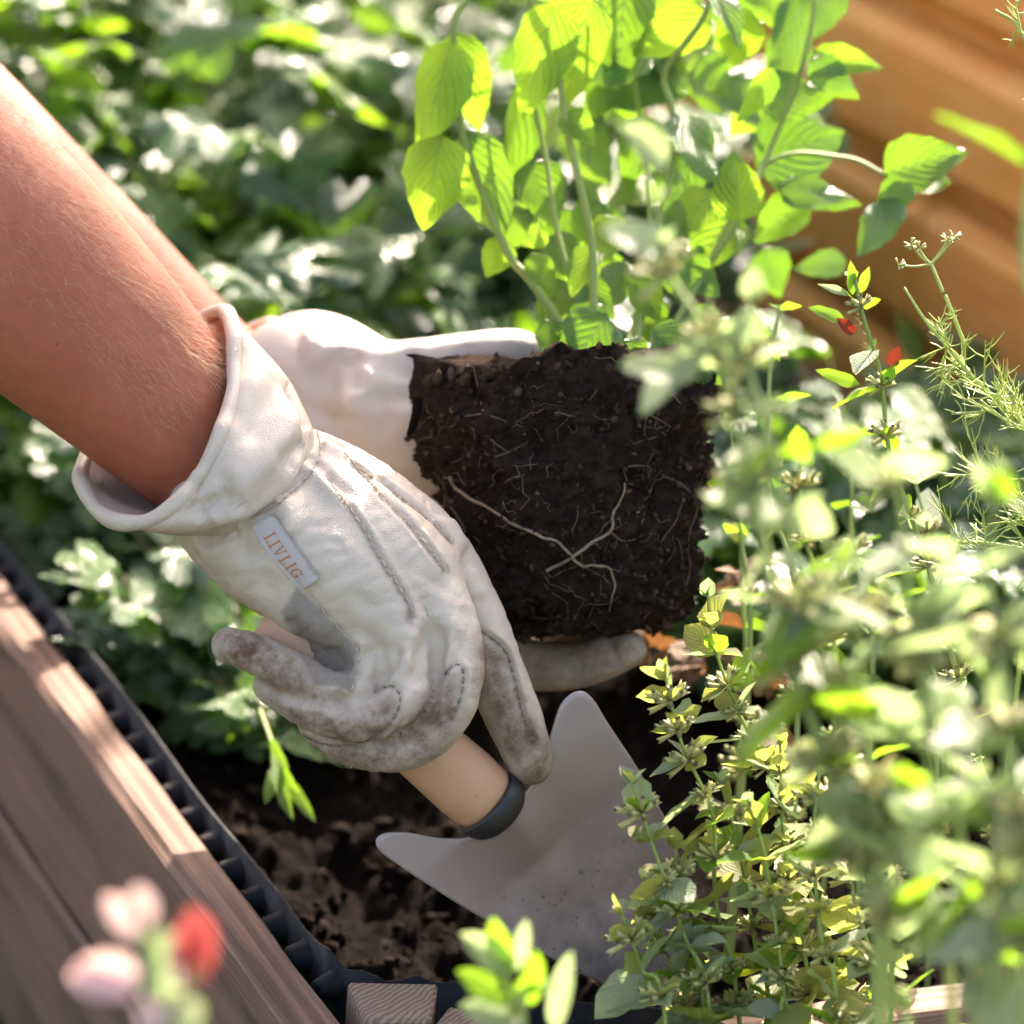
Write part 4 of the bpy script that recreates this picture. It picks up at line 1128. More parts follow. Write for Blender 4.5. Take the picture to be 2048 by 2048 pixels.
L_small = [leaf_blade('leaf', ovate2, 8, 2, f, c_, .02, .10, 6, s) for f, c_, s in ((.25, .1, 4), (.4, .25, 5), (.1, -.1, 6))]
L_lance = [leaf_blade('leaf', lance, 7, 2, .3, c_, .02, 0, 1, s) for c_, s in ((.1, 7), (.3, 8))]
L_round = [leaf_blade('leaf', round_, 8, 3, .12, .1, .02, .0, 1, 9), leaf_blade('leaf', round_, 8, 3, .3, .2, .02, .0, 1, 10)]
L_cut = [lobed('leaf', 5, .5, s, 2, True) for s in (1, 2, 3)] + [lobed('leaf', 5, .4, 4)]
L_ivy = [lobed('leaf', 5, .42, s) for s in (5, 6, 7)]
LV = {('broad', m_): variants(L_broad, m_) for m_ in ('leaf_bright', 'leaf_mid', 'leaf_dark')}
for k_, b_, ms in (('small', L_small, ('leaf_pale', 'leaf_olive', 'leaf_bright', 'leaf_mid', 'leaf_red', 'leaf_dry')), ('lance', L_lance, ('leaf_pale', 'leaf_bright', 'leaf_mid', 'petal_pink', 'petal_red')),
                   ('round', L_round, ('leaf_bright', 'leaf_pale', 'leaf_mid', 'petal_pink', 'petal_red')), ('cut', L_cut, ('leaf_dark', 'leaf_mid', 'leaf_bright', 'leaf_dry')), ('ivy', L_ivy, ('leaf_bright', 'leaf_dark', 'leaf_mid', 'leaf_dry', 'leaf_pale'))):
    for m_ in ms: LV[(k_, m_)] = variants(b_, m_)
def put_leaf(root, kind, mat, base, tip, width, nrm, rnd_=rnd, name='leaf'):
    base = Vector(base); tip = Vector(tip); y = tip - base; L = y.length
    if L < 1e-5: return
    y.normalize(); n = Vector(nrm); n = n - y * n.dot(y)
    if n.length < 1e-4: n = y.orthogonal()
    n.normalize(); x = y.cross(n)
    o = bpy.data.objects.new(name, rnd_.choice(LV[(kind, mat)])); COL.objects.link(o); o.parent = root
    o.rotation_mode = 'QUATERNION'; o.rotation_quaternion = Matrix((x, y, n)).transposed().to_quaternion()
    o.location = base - root.location; o.scale = (width, L, min(L, width * 1.4))
    return o
def put_stem(root, pts, r, mat, name='stem', n=None, sides=7):
    p = crom(pts, n or max(6, len(pts) * 5)) if len(pts) > 1 else pts
    tv, tf = tube(p, r, sides); return link(name, mesh(name, off(root, tv), tf), M[mat], root)

# ---- leaves of the held plant: (base, tip, width, depth, tip offset, tilt, material)
B_, D_, K_ = 'leaf_bright', 'leaf_mid', 'leaf_dark'
def face(tilt, up=.25, side=0.): return dirw(side + math.sin(tilt), up, math.cos(tilt))
PXM = lambda w_, d: w_ / FPX * d
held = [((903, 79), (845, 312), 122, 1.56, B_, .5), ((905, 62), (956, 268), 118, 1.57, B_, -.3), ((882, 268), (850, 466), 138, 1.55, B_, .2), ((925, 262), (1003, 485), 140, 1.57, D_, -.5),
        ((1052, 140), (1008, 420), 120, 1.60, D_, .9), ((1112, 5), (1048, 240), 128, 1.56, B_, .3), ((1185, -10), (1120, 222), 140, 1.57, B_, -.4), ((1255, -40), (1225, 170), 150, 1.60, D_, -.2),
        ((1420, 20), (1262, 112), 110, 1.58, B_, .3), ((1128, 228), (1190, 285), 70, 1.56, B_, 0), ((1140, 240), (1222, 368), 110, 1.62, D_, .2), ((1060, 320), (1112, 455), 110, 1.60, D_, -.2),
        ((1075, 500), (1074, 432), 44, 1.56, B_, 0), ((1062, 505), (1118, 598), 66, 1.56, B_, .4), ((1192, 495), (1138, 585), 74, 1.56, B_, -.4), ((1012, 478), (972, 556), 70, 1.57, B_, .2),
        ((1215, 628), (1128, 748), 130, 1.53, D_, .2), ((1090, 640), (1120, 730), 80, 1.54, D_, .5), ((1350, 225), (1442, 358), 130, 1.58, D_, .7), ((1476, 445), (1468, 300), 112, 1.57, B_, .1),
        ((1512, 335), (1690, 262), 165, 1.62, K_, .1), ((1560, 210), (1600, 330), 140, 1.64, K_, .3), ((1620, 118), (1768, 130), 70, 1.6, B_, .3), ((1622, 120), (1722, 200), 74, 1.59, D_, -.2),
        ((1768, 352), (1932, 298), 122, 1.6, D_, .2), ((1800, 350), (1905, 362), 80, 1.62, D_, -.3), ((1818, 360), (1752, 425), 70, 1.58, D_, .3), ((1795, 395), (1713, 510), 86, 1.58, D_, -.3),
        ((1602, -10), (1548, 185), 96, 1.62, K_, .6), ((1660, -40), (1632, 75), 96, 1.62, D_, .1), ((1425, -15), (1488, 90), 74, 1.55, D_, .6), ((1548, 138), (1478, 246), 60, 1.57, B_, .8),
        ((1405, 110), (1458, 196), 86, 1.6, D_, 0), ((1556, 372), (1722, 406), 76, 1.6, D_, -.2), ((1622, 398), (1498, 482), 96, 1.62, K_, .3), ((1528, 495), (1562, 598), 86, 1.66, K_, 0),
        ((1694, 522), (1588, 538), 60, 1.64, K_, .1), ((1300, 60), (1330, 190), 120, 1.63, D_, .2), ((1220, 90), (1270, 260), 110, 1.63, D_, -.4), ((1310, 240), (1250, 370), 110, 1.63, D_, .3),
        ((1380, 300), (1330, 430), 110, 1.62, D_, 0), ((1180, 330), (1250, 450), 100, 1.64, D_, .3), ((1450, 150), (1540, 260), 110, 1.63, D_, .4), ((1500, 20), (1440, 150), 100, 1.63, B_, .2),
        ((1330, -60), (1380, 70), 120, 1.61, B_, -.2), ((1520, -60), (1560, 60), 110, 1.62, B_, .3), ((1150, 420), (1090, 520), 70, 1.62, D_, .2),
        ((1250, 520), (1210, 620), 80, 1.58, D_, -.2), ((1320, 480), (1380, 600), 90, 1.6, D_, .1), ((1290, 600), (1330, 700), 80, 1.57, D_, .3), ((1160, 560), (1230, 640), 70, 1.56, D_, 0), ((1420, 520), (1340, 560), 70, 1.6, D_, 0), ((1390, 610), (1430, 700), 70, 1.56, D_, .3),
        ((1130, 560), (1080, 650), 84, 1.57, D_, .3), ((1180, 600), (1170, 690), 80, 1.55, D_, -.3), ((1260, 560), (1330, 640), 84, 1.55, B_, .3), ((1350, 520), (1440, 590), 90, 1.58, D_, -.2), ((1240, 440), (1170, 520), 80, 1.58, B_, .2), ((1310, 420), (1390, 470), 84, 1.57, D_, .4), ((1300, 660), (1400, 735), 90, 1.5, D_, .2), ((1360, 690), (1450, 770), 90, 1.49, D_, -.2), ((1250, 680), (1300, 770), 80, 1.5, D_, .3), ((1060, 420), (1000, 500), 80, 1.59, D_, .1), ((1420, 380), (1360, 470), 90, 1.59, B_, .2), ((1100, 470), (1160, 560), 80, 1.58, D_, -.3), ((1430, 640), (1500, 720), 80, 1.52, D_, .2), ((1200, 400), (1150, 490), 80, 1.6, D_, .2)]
for (b_, t_, w_, d_, m_, ti) in held:
    dd = rnd.uniform(-.012, .012)
    put_leaf(plant, 'broad', m_, P(*b_, d_), P(*t_, d_ + dd), PXM(w_, d_), face(ti, rnd.uniform(.1, .5)))
for k in range(30):            # fuller crown behind
    x, y = rnd.uniform(1110, 1620), rnd.uniform(-40, 520); a = rnd.uniform(-.5, 3.6); d_ = rnd.uniform(1.60, 1.70); L = rnd.uniform(110, 175)
    if y > 300 and not 1050 < x < 1500: continue
    put_leaf(plant, 'broad', rnd.choice([B_, D_, D_]), P(x, y, d_), P(x + L * math.cos(a), y + L * math.sin(a) * .9, d_ + rnd.uniform(-.02, .02)), PXM(L * .72, d_), face(rnd.uniform(-.9, .9), rnd.uniform(.1, .7)))
for k in range(26):            # crown above the picture's edge
    x, y = rnd.uniform(950, 1650), rnd.uniform(-520, -60); a = rnd.uniform(0, 6.28); d_ = rnd.uniform(1.53, 1.68); L = rnd.uniform(110, 190)
    put_leaf(plant, 'broad', rnd.choice([B_, D_]), P(x, y, d_), P(x + L * math.cos(a), y + L * .8 * abs(math.sin(a)), d_ + rnd.uniform(-.02, .02)), PXM(L * .62, d_), face(rnd.uniform(-1, 1), rnd.uniform(.2, .9)))
for pts_, r_ in [([(1215, 735, 1.54), (1189, 646, 1.545), (1185, 497, 1.55), (1156, 352, 1.555), (1127, 219, 1.56), (1110, 0, 1.57), (1105, -300, 1.58)], [.0019, .0017, .0014]),
                 ([(1170, 735, 1.545), (1110, 630, 1.555), (1056, 555, 1.56), (1007, 489, 1.565), (925, 262, 1.57), (907, 58, 1.565), (945, -20, 1.57), (1010, -180, 1.58)], [.002, .0018, .0013]),
                 ([(1200, 730, 1.55), (1123, 497, 1.57), (1094, 331, 1.59), (1060, 140, 1.6), (1060, -120, 1.6)], [.0014, .0012, .0009]),
                 ([(1260, 735, 1.54), (1290, 600, 1.56), (1330, 420, 1.58), (1345, 230, 1.58), (1330, 145, 1.58), (1412, 25, 1.57), (1440, -120, 1.58)], [.0017, .0015, .0013]),
                 ([(1300, 740, 1.55), (1400, 560, 1.58), (1476, 440, 1.58), (1540, 300, 1.6), (1610, 110, 1.6), (1640, -60, 1.61)], [.0017, .0014, .001]),
                 ([(1400, 560, 1.585), (1530, 330, 1.6), (1687, 315, 1.605), (1774, 351, 1.6)], [.0012, .001, .0008]), ([(1240, 735, 1.55), (1270, 640, 1.57), (1300, 500, 1.6), (1290, 300, 1.62), (1250, 60, 1.61), (1240, -150, 1.6)], [.0014, .0012, .001])]:
    put_stem(plant, [P(*q) for q in pts_], r_, 'stem')

# ---- herbs filling the back of the bed
def herb(name, x, y, z, label, group, kind, mats, nst, h, spread, lsz, seed, cat='herb', lean=(0, 0), stemmat='stem', leaves_per=5):
    r_ = random.Random(seed); root = empty(name, (x, y, z), label, cat, group)
    for k in range(nst):
        a = r_.uniform(0, 2 * math.pi); sp = spread * r_.random() ** .6; hh = h * r_.uniform(.45, 1.0)
        ex, ey = x + sp * math.cos(a) + lean[0] * hh, y + sp * math.sin(a) + lean[1] * hh
        pts_ = [np.array([x + .15 * sp * math.cos(a), y + .15 * sp * math.sin(a), z - .01]), np.array([x + .5 * sp * math.cos(a) + lean[0] * hh * .4, y + .5 * sp * math.sin(a) + lean[1] * hh * .4, z + hh * .6]), np.array([ex, ey, z + hh])]
        put_stem(root, pts_, [.0016, .0012, .0008], stemmat, 'stem', 8, 5)
        cr_ = crom(pts_, 20)
        for j in range(leaves_per):
            t = 1 - j * r_.uniform(.07, .13); p = cr_[max(1, min(19, int(t * 19)))]
            b = a + r_.uniform(-1.4, 1.4) if j == 0 else r_.uniform(0, 6.28); L = lsz * r_.uniform(.6, 1.15)
            el = r_.uniform(-.35, .55)
            d = Vector((math.cos(b) * math.cos(el), math.sin(b) * math.cos(el), math.sin(el)))
            n = Vector((r_.gauss(-.1, .4), r_.gauss(-.4, .45), .9))
            put_leaf(root, kind, r_.choice(mats), p, Vector(p) + d * L, L * r_.uniform(.8, 1.1), n, r_)
    return root
GB = 'cut-leaved herbs filling the back of the bed'
where = ['behind the left forearm at the picture edge', 'above the left forearm near the top', 'at the top left, farthest back', 'between the left forearm and held plant', 'directly behind the far glove cuff', 'behind the thumb of the far glove',
         'tall at the top between arm and held plant', 'behind the bright stems of the held plant', 'left of the cuff under the near arm', 'beside the liner at the left edge', 'in the middle background shade', 'under the near forearm', 'between the liner and the open cuff', 'in the dark gap left of the near cuff', 'right of the root ball, low against the right board', 'in the right corner under the planter', 'low behind the seed stalk']
spots = [(.16, .86, .36, .10), (.22, 1.02, .40, .10), (.12, 1.14, .42, .10), (.30, .80, .34, .10), (.21, .62, .22, .08), (.31, .58, .20, .08), (.40, .95, .42, .10), (.44, .70, .26, .09), (.10, .60, .20, .06), (.05, .74, .20, .05), (.35, .72, .28, .09), (.14, .72, .24, .07), (.07, .60, .15, .05), (.16, .56, .17, .06), (.36, .36, .16, .07), (.48, .42, .16, .07), (.44, .26, .15, .07)]
for i, (x, y, h, sp) in enumerate(spots):
    herb('cut_leaved_herb', x, y, .145, 'glossy dark green cut-leaved herb ' + where[i], GB, 'cut', ['leaf_dark'] * 4 + ['leaf_mid'] * 4 + ['leaf_bright'] * 2, 19, h, sp * 1.3, .06, 100 + i, leaves_per=6)
far = [(.05, 1.50, .38), (.32, 1.55, .40), (.60, 1.62, .42), (-.2, 1.75, .40), (.15, 1.95, .42), (.5, 1.98, .42), (-.30, 1.40, .34)]
fl = ['leftmost tall shrub in the blurred far background', 'tall shrub beyond the bed end, middle of the far row', 'tall shrub beyond the end of the orange planter', 'tall shrub far behind the upper arm', 'rearmost dark shrub at top left', 'rearmost dark shrub behind the held plant', 'low shrub outside the bed at the left edge']
for i, (x, y, h) in enumerate(far):
    herb('background_shrub', x, y, 0, 'leafy green ' + fl[i], 'shrubs beyond the bed', 'ivy', ['leaf_dark', 'leaf_mid', 'leaf_mid', 'leaf_bright'], 26, h, .22, .085, 200 + i, 'shrub', leaves_per=7)
# unseen tree added beyond the planter so that its crown shades the upper arms
tp = Vector(P(95, 330, 1.47)) + sd * 2.1
tree = empty('added_shade_tree', (tp.x + .05, tp.y + .06, 0), 'unseen young tree added behind the orange planter to shade the upper arms', 'tree')
put_stem(tree, [tree.location, Vector((tp.x + .07, tp.y + .05, tp.z * .5)), tp - Vector((0, 0, .12)), tp + Vector((0, 0, .2))], [.022, .016, .01, .004], 'stem_brown', 'trunk', 16, 9)
rt_ = random.Random(31)
for k in range(15):
    e = tp + Vector((rt_.gauss(0, .085), rt_.gauss(0, .085), rt_.gauss(.0, .085)))
    put_stem(tree, [tp + Vector((0, 0, -.1 + .013 * k)), (tp + e) / 2 + Vector((0, 0, .02)), e], [.004, .0025, .001], 'stem_brown', 'branch', 6, 5)
    for j in range(17):
        b = tp.lerp(e, rt_.uniform(.25, 1.05)) + Vector([rt_.gauss(0, .028) for _ in range(3)]); d = Vector([rt_.gauss(0, 1), rt_.gauss(0, 1), rt_.gauss(-.2, .5)]).normalized()
        put_leaf(tree, 'broad', 'leaf_mid', b, b + d * rt_.uniform(.05, .08), .042, Vector((rt_.gauss(0, .5), rt_.gauss(0, .5), 1)), rt_)
# low ivy-leaved plants under the near hand
GI = 'low lobed-leaf plants under the near hand'
low = [(.07, .52, .13, 'under the open cuff'), (.11, .44, .10, 'left of the gloved fist, pale topmost leaves'), (.06, .40, .09, 'close to the liner below the cuff'), (.13, .36, .09, 'just below the curled little finger'), (.17, .46, .12, 'behind the gloved fist'), (.26, .44, .12, 'under the root ball'), (.10, .31, .055, 'nearest the bare soil')]
for i, (x, y, h, lb) in enumerate(low):
    herb('lobed_leaf_plant', x, y, .145, 'dark green lobed-leaf plant ' + lb, GI, 'ivy', ['leaf_dark', 'leaf_dark', 'leaf_mid', 'leaf_pale'] if i in (1,) else ['leaf_dark', 'leaf_dark', 'leaf_mid'], 10 if i < 6 else 5, h, .055, .042, 300 + i, 'plant', stemmat='stem_brown', leaves_per=4)
yl = empty('yellow_green_sprig', P(560, 1560, 1.62), 'bright yellow-green sprig drooping over the soil below the fist', 'sprig')
for (b_, t_, w_) in [((545, 1500), (560, 1600), 34), ((560, 1520), (600, 1590), 34), ((575, 1560), (632, 1645), 28), ((560, 1560), (585, 1640), 30), ((555, 1530), (528, 1610), 30), ((540, 1480), (580, 1540), 30)]:
    put_leaf(yl, 'small', 'leaf_bright', P(*b_, 1.62), P(*t_, 1.6), PXM(w_, 1.6), face(rnd.uniform(-.8, .8), -.45))
put_stem(yl, [P(520, 1420, 1.66), P(545, 1490, 1.64), P(570, 1570, 1.62)], .0009, 'stem')

# ---- square-stemmed sprigs (lemon-balm like), in opposite pairs
WH = MB(); rw = random.Random(3)
for k in range(14):             # a whorl of small toothed cups
    a = 2 * math.pi * k / 14 + rw.uniform(-.2, .2); e = rw.uniform(-.25, .75); d = np.array([math.cos(a) * math.cos(e), math.sin(a) * math.cos(e), math.sin(e)])
    s0 = d * .12; L = rw.uniform(.75, 1.05)
    tv, tf = tube([s0, s0 + d * L * .35, s0 + d * L * .75, s0 + d * L], [.06, .1, .13, .16], 6, True); 
    tv = np.array(tv); tv[18:24] += np.outer([1, -.6, 1, -.6, 1, -.6], d) * .12
    WH.add(tv, tf)
whorl_me = mesh('whorl', np.vstack(WH.v), WH.f); whorl_me.materials.append(M['calyx'])
def sprig(name, pts3, label, group, mats, lsz, gap, stem_r, seed, whorls=True, kind='small', lw=.58, cat='herb', stemmat='stem_pale', ground_z=None, top_leaves=True, ratio=1., from_t=0., ymax=2300):
    """pts3 runs from the tip to the lowest built point; the stem then goes on down to the ground"""
    r_ = random.Random(seed); p = [np.array(q) for q in pts3]
    if ground_z is not None and p[-1][2] > ground_z + .005:
        last = p[-1]; d = p[-1] - p[-2]; d /= np.linalg.norm(d) + 1e-9
        dz = last[2] - ground_z; p.append(np.array([last[0] + d[0] * dz * .35, last[1] + d[1] * dz * .35, ground_z - .004]))
    root = empty(name, p[-1], label, cat, group)
    for i in range(1, len(p) - 1): p[i] = p[i] + np.array([r_.gauss(0, .0022) for _ in range(3)])
    c_ = crom(p, len(p) * 8); put_stem(root, c_, [stem_r * .6, stem_r, stem_r * 1.15], stemmat, n=len(c_), sides=5)
    a = np.concatenate([[0], np.cumsum(np.linalg.norm(np.diff(c_, axis=0), axis=1))]); s = .002; az = r_.uniform(0, 6.28); k = 0
    top_end = a[-1] * .8 if ground_z is not None else a[-1]
    while s < top_end:
        i = min(int(np.interp(s, a, np.arange(len(a)))), len(c_) - 2); q = np.array([np.interp(s, a, c_[:, x]) for x in range(3)])
        sdv = Vector(c_[i] - c_[i + 1]).normalized(); u = sdv.orthogonal().normalized(); v_ = sdv.cross(u)
        grow = min(1, .5 + s / .05)
        if toview(q)[1] > ymax: break        # bare, woody foot of the stem
        for side in (0, math.pi):
            for rep in range(2 if r_.random() < ratio - 1 else 1):
                aa = az + side + r_.uniform(-.35, .35) + rep * 1.2; rad = u * math.cos(aa) + v_ * math.sin(aa)
                th = R(25 + 45 * min(1, s / .04)) + r_.uniform(-.45, .65); L = lsz * grow * r_.uniform(.45, 1.2)
                d = sdv * math.cos(th) + rad * math.sin(th) + Vector((0, 0, -.15)); n = sdv * math.sin(th) - rad * math.cos(th)
                put_leaf(root, kind, r_.choice(mats), q, Vector(q) + d * L, L * lw * r_.uniform(.8, 1.15), n + Vector([r_.gauss(0, .42) for _ in range(3)]), r_)
        if whorls and k > 0 and r_.random() < .7:
            o = bpy.data.objects.new('flower_whorl', whorl_me); COL.objects.link(o); o.parent = root
            o.rotation_mode = 'QUATERNION'; o.rotation_quaternion = sdv.to_track_quat('Z', 'X'); o.location = Vector(q) - root.location
            f = lsz * r_.uniform(.24, .44); o.scale = (f, f, f)
        az += math.pi / 2; s += gap * r_.uniform(.75, 1.2) * (.45 + .55 * grow); k += 1
    return root
near = []
def line(d, *pts): return [P(x, y, d if len(q) < 1 else q[0]) for (x, y, *q) in pts]
pal = ['leaf_pale', 'leaf_pale', 'leaf_bright']; oli = ['leaf_olive', 'leaf_olive', 'leaf_olive', 'leaf_pale', 'leaf_pale', 'leaf_bright']
GN = 'blurred pale herb stems in the near right foreground'
sprig('lemon_balm_stem', line(1.12, (1505, 590), (1480, 700), (1520, 800), (1560, 960), (1620, 1230), (1700, 1480), (1800, 1750), (1900, 2100)), 'blurred pale herb stem just right of the root ball', GN, pal, .030, .025, .0013, 1, ratio=1.5, ground_z=0, ymax=1900, lw=.62)
sprig('lemon_balm_stem', line(1.09, (1720, 870), (1760, 1000), (1830, 1200), (1890, 1500), (1950, 1800), (2000, 2100)), 'blurred pale herb stem right of the sharp seed stalk', GN, pal, .030, .024, .0013, 2, ratio=1.6, ground_z=0, ymax=1900, lw=.62)
sprig('lemon_balm_stem', line(1.04, (1990, 1000), (1985, 1150), (2000, 1400), (2020, 1700), (2050, 2000)), 'blurred pale herb stem at the right edge below the dill', GN, pal, .030, .024, .0013, 3, ratio=1.6, ground_z=0, ymax=1900, lw=.62)
sprig('lemon_balm_stem', line(1.09, (1850, 1230), (1850, 1400), (1880, 1650), (1920, 1900), (1950, 2100)), 'blurred pale herb stem in the middle of the right foreground clump', GN, pal, .029, .023, .0013, 4, ratio=1.6, ground_z=0, ymax=1900)
sprig('lemon_balm_stem', line(1.06, (2090, 40), (2075, 260), (2085, 500), (2095, 760), (2110, 1100), (2120, 1600)), 'blurred herb stem at the right edge, leaves before the orange planter', GN, ['leaf_pale', 'leaf_mid'], .030, .055, .0019, 5, whorls=False, ground_z=0, ymax=1900)
sprig('lemon_balm_stem', line(1.11, (1700, 1330), (1720, 1500), (1760, 1750), (1800, 2000)), 'blurred pale herb stem rising left of the right foreground clump', GN, pal, .028, .023, .0013, 6, ratio=1.6, ground_z=0, ymax=1900)
nb_ = sprig('lemon_balm_stem', line(1.12, (1310, 400), (1330, 520), (1400, 640), (1440, 780), (1500, 960), (1600, 1300), (1700, 1700), (1760, 2100)), 'blurred whitish herb stem in front of the held plant', GN, pal, .028, .030, .0015, 7, ratio=1.3, ground_z=0, ymax=1900)
for i, (x0, y0, x1, d_, lb) in enumerate([(1960, 1330, 2010, 1.06, 'blurred pale herb stem, tallest of those at the lower right edge'), (1640, 1060, 1780, 1.13, 'blurred pale herb stem behind the big shaded leaf')]):
    sprig('lemon_balm_stem', line(d_, (x0, y0), ((x0 + x1) / 2 + 8, y0 + 220), (x1, 2000), (x1 + 20, 2150)), lb, GN, pal, .029, .023, .0013, 20 + i, ratio=1.6, ground_z=0, ymax=1900, lw=.62)
for (b_, t_, w_, m_) in [((1395, 747), (1240, 728), 74, 'leaf_pale'), ((1350, 500), (1205, 455), 84, 'leaf_pale'), ((1560, 1230), (1690, 1215), 150, 'leaf_pale'), ((1500, 1010), (1455, 920), 90, 'leaf_pale'), ((1330, 330), (1250, 250), 90, 'leaf_pale'), ((1560, 1290), (1640, 1300), 60, 'leaf_bright')]:
    put_leaf(nb_, 'broad' if m_ == 'leaf_bright' else 'round', m_, P(*b_, 1.12), P(*t_, 1.11), PXM(w_, 1.12), face(rnd.uniform(-.4, .4), .6))
GO = 'small-leaved herb stems beside the trowel'
sp = [((1415, 1185), (1450, 1300), (1480, 1420), (1540, 1570), (1600, 1700), (1680, 1950), (1720, 2100), 1.43, 'small-leaved herb stem right of the root ball bottom, toothed whorls'), ((1330, 1350), (1370, 1500), (1400, 1620), (1440, 1800), (1500, 2100), 1.40, 'small-leaved herb stem over the right ear of the trowel blade'),
      ((1262, 1560), (1310, 1700), (1360, 1850), (1420, 2100), 1.38, 'small-leaved herb stem crossing the right edge of the blade'), ((1500, 1600), (1520, 1750), (1560, 2000), (1570, 2100), 1.38, 'small-leaved herb stem two to the right of the blade'), ((1640, 1540), (1640, 1700), (1650, 1900), (1670, 2100), 1.37, 'small-leaved herb stem under the pale foreground clump'),
      ((1240, 1820), (1290, 1950), (1330, 2100), 1.37, 'short small-leaved herb stem by the blade tip'), ((1760, 1700), (1770, 1850), (1790, 2100), 1.35, 'small-leaved herb stem low at the right'),
      ((1350, 1690), (1380, 1850), (1400, 2100), 1.39, 'small-leaved herb stem behind the others at the blade'),
      ((1560, 1480), (1570, 1650), (1600, 1850), (1610, 2100), 1.41, 'small-leaved herb stem leaning left of the pale foreground clump'), ((1440, 1560), (1470, 1720), (1500, 1900), (1520, 2100), 1.42, 'small-leaved herb stem in the middle of the olive clump'), ((1300, 1760), (1340, 1900), (1370, 2100), 1.40, 'low small-leaved herb stem overlapping the blade tip'), ((1700, 1620), (1710, 1800), (1730, 2100), 1.40, 'small-leaved herb stem at the right end of the olive clump')]
for i, s in enumerate(sp):
    sprig('oregano_stem', line(s[-2], *s[:-2]), s[-1], GO, oli, .0205, .015, .0009, 40 + i, ground_z=0, ratio=2.2, lw=.66, stemmat='stem')
# the sharp seed stalk
st = sprig('seed_stalk', line(1.44, (1708, 548), (1722, 640), (1748, 765), (1790, 920), (1830, 1110), (1875, 1300), (1930, 1500), (1990, 1800)), 'sharp hairy seed stalk with red-tipped leaves standing before the orange planter', None, ['leaf_bright', 'leaf_pale', 'leaf_bright'], .0175, .0175, .0011, 77, ground_z=0, stemmat='stem')
for (b_, t_, w_, m_) in [((1722, 585), (1738, 533), 22, 'leaf_bright'), ((1705, 590), (1700, 520), 24, 'leaf_bright'), ((1700, 590), (1635, 568), 18, 'leaf_pale'), ((1690, 640), (1615, 615), 30, 'leaf_bright'), ((1708, 668), (1676, 636), 26, 'leaf_red'), ((1780, 735), (1800, 692), 28, 'leaf_red'), ((1765, 770), (1790, 735), 26, 'leaf_bright'), ((1720, 770), (1630, 740), 30, 'leaf_bright')]:
    put_leaf(st, 'small', m_, P(*b_, 1.44), P(*t_, 1.437), PXM(w_, 1.44), face(rnd.uniform(-.5, .5), .3))
fz = MB()
for k in range(420):
    t = rnd.random(); c_ = crom(line(1.44, (1708, 548), (1722, 640), (1748, 765), (1790, 920)), 60)[int(t * 59)]
    d = Vector([rnd.gauss(0, 1) for _ in range(3)]).normalized(); c_ = Vector(c_) + Vector([rnd.gauss(0, .0012) for _ in range(3)])
    fz.add(*tube([c_, c_ + d * rnd.uniform(.0012, .0028)], [.00005, .00002], 3, False))
o = fz.build('stem_hair', M['stem_pale'], st); o['kind'] = 'stuff'
# second herb stems, darker, at mid depth between root ball and stalk
GM = 'shaded herb stems between root ball and seed stalk'
sprig('mid_herb_stem', line(1.52, (1560, 610), (1545, 700), (1545, 800), (1560, 1000), (1600, 1250)), 'shaded herb stem left of the seed stalk', GM, ['leaf_mid', 'leaf_bright'], .018, .026, .0011, 90, ground_z=.15)
sprig('mid_herb_stem', line(1.56, (1680, 800), (1700, 950), (1720, 1100), (1740, 1300)), 'shaded herb stem behind the seed stalk', GM, ['leaf_mid', 'leaf_mid', 'leaf_bright'], .020, .024, .0011, 91, ground_z=.15)
sprig('mid_herb_stem', line(1.56, (1480, 1080), (1500, 1200), (1500, 1350)), 'shaded yellowing herb stem beside the root ball', GM, ['leaf_mid', 'leaf_dry', 'leaf_olive'], .024, .022, .0011, 92, ground_z=.15)
sprig('mid_herb_stem', line(1.54, (1460, 860), (1470, 980), (1490, 1100), (1500, 1300)), 'shaded herb stem touching the right side of the root ball', GM, ['leaf_mid', 'leaf_bright', 'leaf_pale'], .022, .024, .0011, 93, ground_z=.15)
sprig('mid_herb_stem', line(1.56, (1600, 900), (1610, 1050), (1640, 1200), (1660, 1400)), 'shaded herb stem in the gap right of the root ball', GM, ['leaf_mid', 'leaf_bright', 'leaf_pale'], .024, .024, .0011, 94, ground_z=.15)
sprig('mid_herb_stem', line(1.52, (1830, 960), (1850, 1100), (1860, 1300), (1880, 1450)), 'shaded herb stem below the dill umbel', GM, ['leaf_mid', 'leaf_bright', 'leaf_pale'], .024, .024, .0011, 95, ground_z=.15)
# dill
def dill(root, pts3, n_br, seed, L0=.02):
    r_ = random.Random(seed); c_ = crom(pts3, 30)
    for k in range(n_br):
        i = r_.randrange(4, 28); q = Vector(c_[i]); ax = Vector(c_[i] - c_[min(29, i + 2)]).normalized()
        d = (ax * r_.uniform(.2, .9) + Vector([r_.gauss(0, .6) for _ in range(3)])).normalized(); mb = MB(); L = L0 * r_.uniform(.6, 1.2)
        mb.add(*tube([q, q + d * L * .5, q + d * L], [.00042, .00034, .00022], 4, False))
        for j in range(7):
            b = q + d * L * (.2 + .11 * j); e = (d * .8 + Vector([r_.gauss(0, .55) for _ in range(3)])).normalized(); l2 = L * r_.uniform(.25, .55)
            mb.add(*tube([b, b + e * l2 * .5, b + e * l2 + d * l2 * .2], [.0003, .00028, .00014], 4, False))
        mb.build('frond', M['dill'], root)
M['dill'] = stem_mat('dill', (.27, .36, .05), (.42, .48, .14))
GD = 'feathery dill stems at the right'
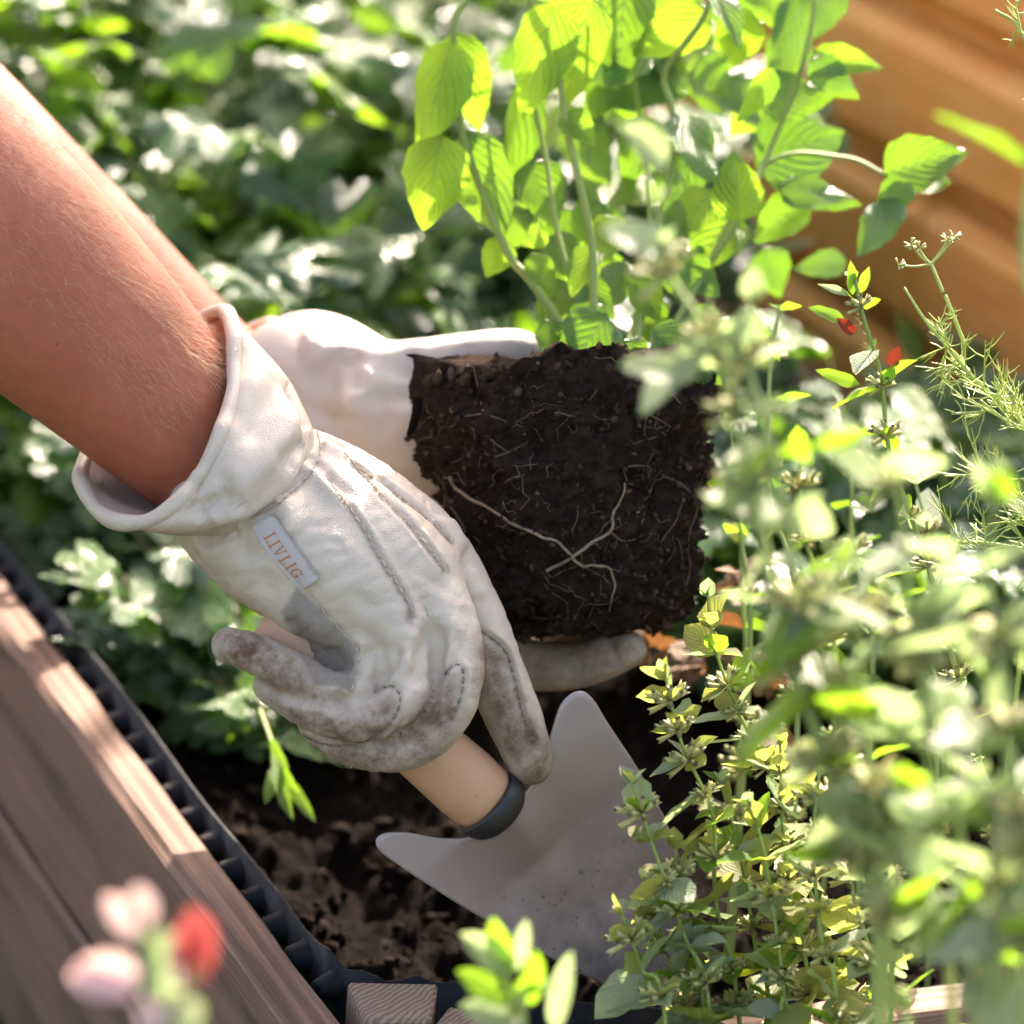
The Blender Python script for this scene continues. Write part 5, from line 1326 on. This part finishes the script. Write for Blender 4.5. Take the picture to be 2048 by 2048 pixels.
dl = [([(1808, 575), (1850, 640), (1900, 700), (1960, 770), (2048, 850), (2120, 1000)], 1.44, 26, 'feathery dill stem with open umbel beside the seed stalk'), ([(1935, 930), (1990, 960), (2060, 1010), (2120, 1120)], 1.43, 20, 'feathery dill stem at the right edge, middle of three'), ([(1890, 1090), (1960, 1085), (2060, 1110), (2130, 1200)], 1.42, 16, 'lowest feathery dill stem at the right edge'),
      ([(1960, 800), (2010, 840), (2080, 880), (2140, 1000)], 1.43, 16, 'feathery dill stem just below the open umbel'), ([(1990, 20), (2040, 60), (2090, 200), (2120, 600)], 1.43, 8, 'dill stem tip at the top right corner')]
for i, (pp, d_, n_, lb) in enumerate(dl):
    p3 = line(d_, *pp); base = np.array(p3[-1]); g0 = np.array([base[0] + .02, base[1], -.004])
    rt = empty('dill_stem', g0, lb, 'herb', GD); put_stem(rt, p3 + [(base + g0) / 2, g0], [.0006, .001, .0013], 'dill', n=40, sides=6); dill(rt, p3, n_, 60 + i)
    if i == 0:
        hub = P(1862, 528, 1.44); put_stem(rt, [P(1808 + 78, 575 + 10, 1.44), hub], [.0008, .0007], 'dill')
        put_stem(rt, [P(1890, 590, 1.44), P(1910, 640, 1.44), P(1930, 690, 1.44)], [.0008, .0008], 'dill')
        for (x, y) in [(1822, 490), (1838, 496), (1895, 480), (1908, 474), (1797, 530)]:
            put_stem(rt, [hub, P((1862 + x) / 2, (528 + y) / 2 + 4, 1.44), P(x, y, 1.44)], [.0005, .0004], 'dill')
            for k in range(9): a = rnd.uniform(0, 6.28); put_stem(rt, [P(x, y, 1.44), P(x + 14 * math.cos(a), y + 12 * math.sin(a) - 3, 1.44 + rnd.uniform(-.003, .003))], [.0002, .0005], 'calyx', 'floret', 3, 4)
# near sprigs at the bottom edge
ns = sprig('broad_sprig', line(1.16, (1010, 1935), (1030, 2040), (1040, 2140)), 'blurred bright green sprig at the bottom edge in front of the soil', None, ['leaf_bright'], .018, .03, .0013, 120, whorls=False, kind='round', lw=.62, ground_z=0)
for (b_, t_, w_, m_) in [((1030, 1940), (925, 1868), 62, 'leaf_pale'), ((1015, 1925), (985, 1840), 52, 'leaf_bright'), ((1040, 1940), (1052, 1842), 36, 'leaf_pale'), ((1050, 2010), (1075, 1905), 58, 'leaf_bright'), ((1030, 2000), (915, 1942), 56, 'leaf_bright'), ((1040, 2040), (920, 2012), 62, 'leaf_pale'), ((1110, 2060), (1140, 1905), 52, 'leaf_pale')]:
    put_leaf(ns, 'round', m_, P(*b_, 1.16), P(*t_, 1.15), PXM(w_, 1.16), face(rnd.uniform(-.4, .4), .4))
pk = empty('pink_flower', P(370, 2350, .94) * [1, 1, 0], 'out of focus pink and red flower buds at the lower left corner', 'flower')
put_stem(pk, [P(265, 1800, .92), P(300, 1900, .92), P(330, 2050, .925), P(350, 2250, .93), Vector(pk.location)], [.0012, .0015, .002], 'stem_pale')
put_stem(pk, [P(345, 2030, .92), P(375, 1960, .92), P(395, 1930, .92)], [.0012, .001], 'stem_pale')
for (b_, t_, w_, m_) in [((300, 1870), (205, 1795), 60, 'petal_pink'), ((290, 1850), (275, 1770), 60, 'petal_pink'), ((280, 1950), (135, 1955), 95, 'petal_pink'), ((270, 1985), (150, 1930), 80, 'petal_pink'), ((395, 1965), (385, 1815), 80, 'petal_red'), ((380, 1960), (410, 1830), 70, 'petal_red'), ((330, 2060), (290, 1990), 80, 'petal_pink'), ((360, 2060), (340, 1985), 70, 'petal_pink'), ((370, 1980), (350, 1860), 60, 'petal_pink')]:
    put_leaf(pk, 'round', m_, P(*b_, .92), P(*t_, .92), PXM(w_, .92), face(rnd.uniform(-.6, .6), .2), name='petal')
for (b_, t_, w_) in [((310, 1960), (330, 1860), 70), ((330, 2000), (290, 1930), 60), ((350, 2070), (400, 2000), 60)]:
    put_leaf(pk, 'round', 'leaf_pale', P(*b_, .92), P(*t_, .92), PXM(w_, .92), face(0, .3))
# dry leaves on the soil
GF = 'dry fallen leaves on the soil'
for i, (px, py, lb) in enumerate([(1350, 1330, 'dry brown leaf on the soil right of the gloved fingers'), (1530, 1340, 'curled orange dry leaf behind the small-leaved stems'), (1310, 1300, 'small dry leaf just under the root ball'), (1480, 1180, 'dry tan leaf propped beside the root ball')]):
    rt = empty('dry_leaf', P(px, py, 1.6), lb, 'leaf', GF)
    for k in range(3):
        a = rnd.uniform(0, 6.28); put_leaf(rt, 'ivy', 'leaf_dry', rt.location, Vector(P(px + 60 * math.cos(a), py + 40 * math.sin(a), 1.6 + rnd.uniform(-.02, .02))), .02, face(rnd.uniform(-1, 1), .5), name='lobe')
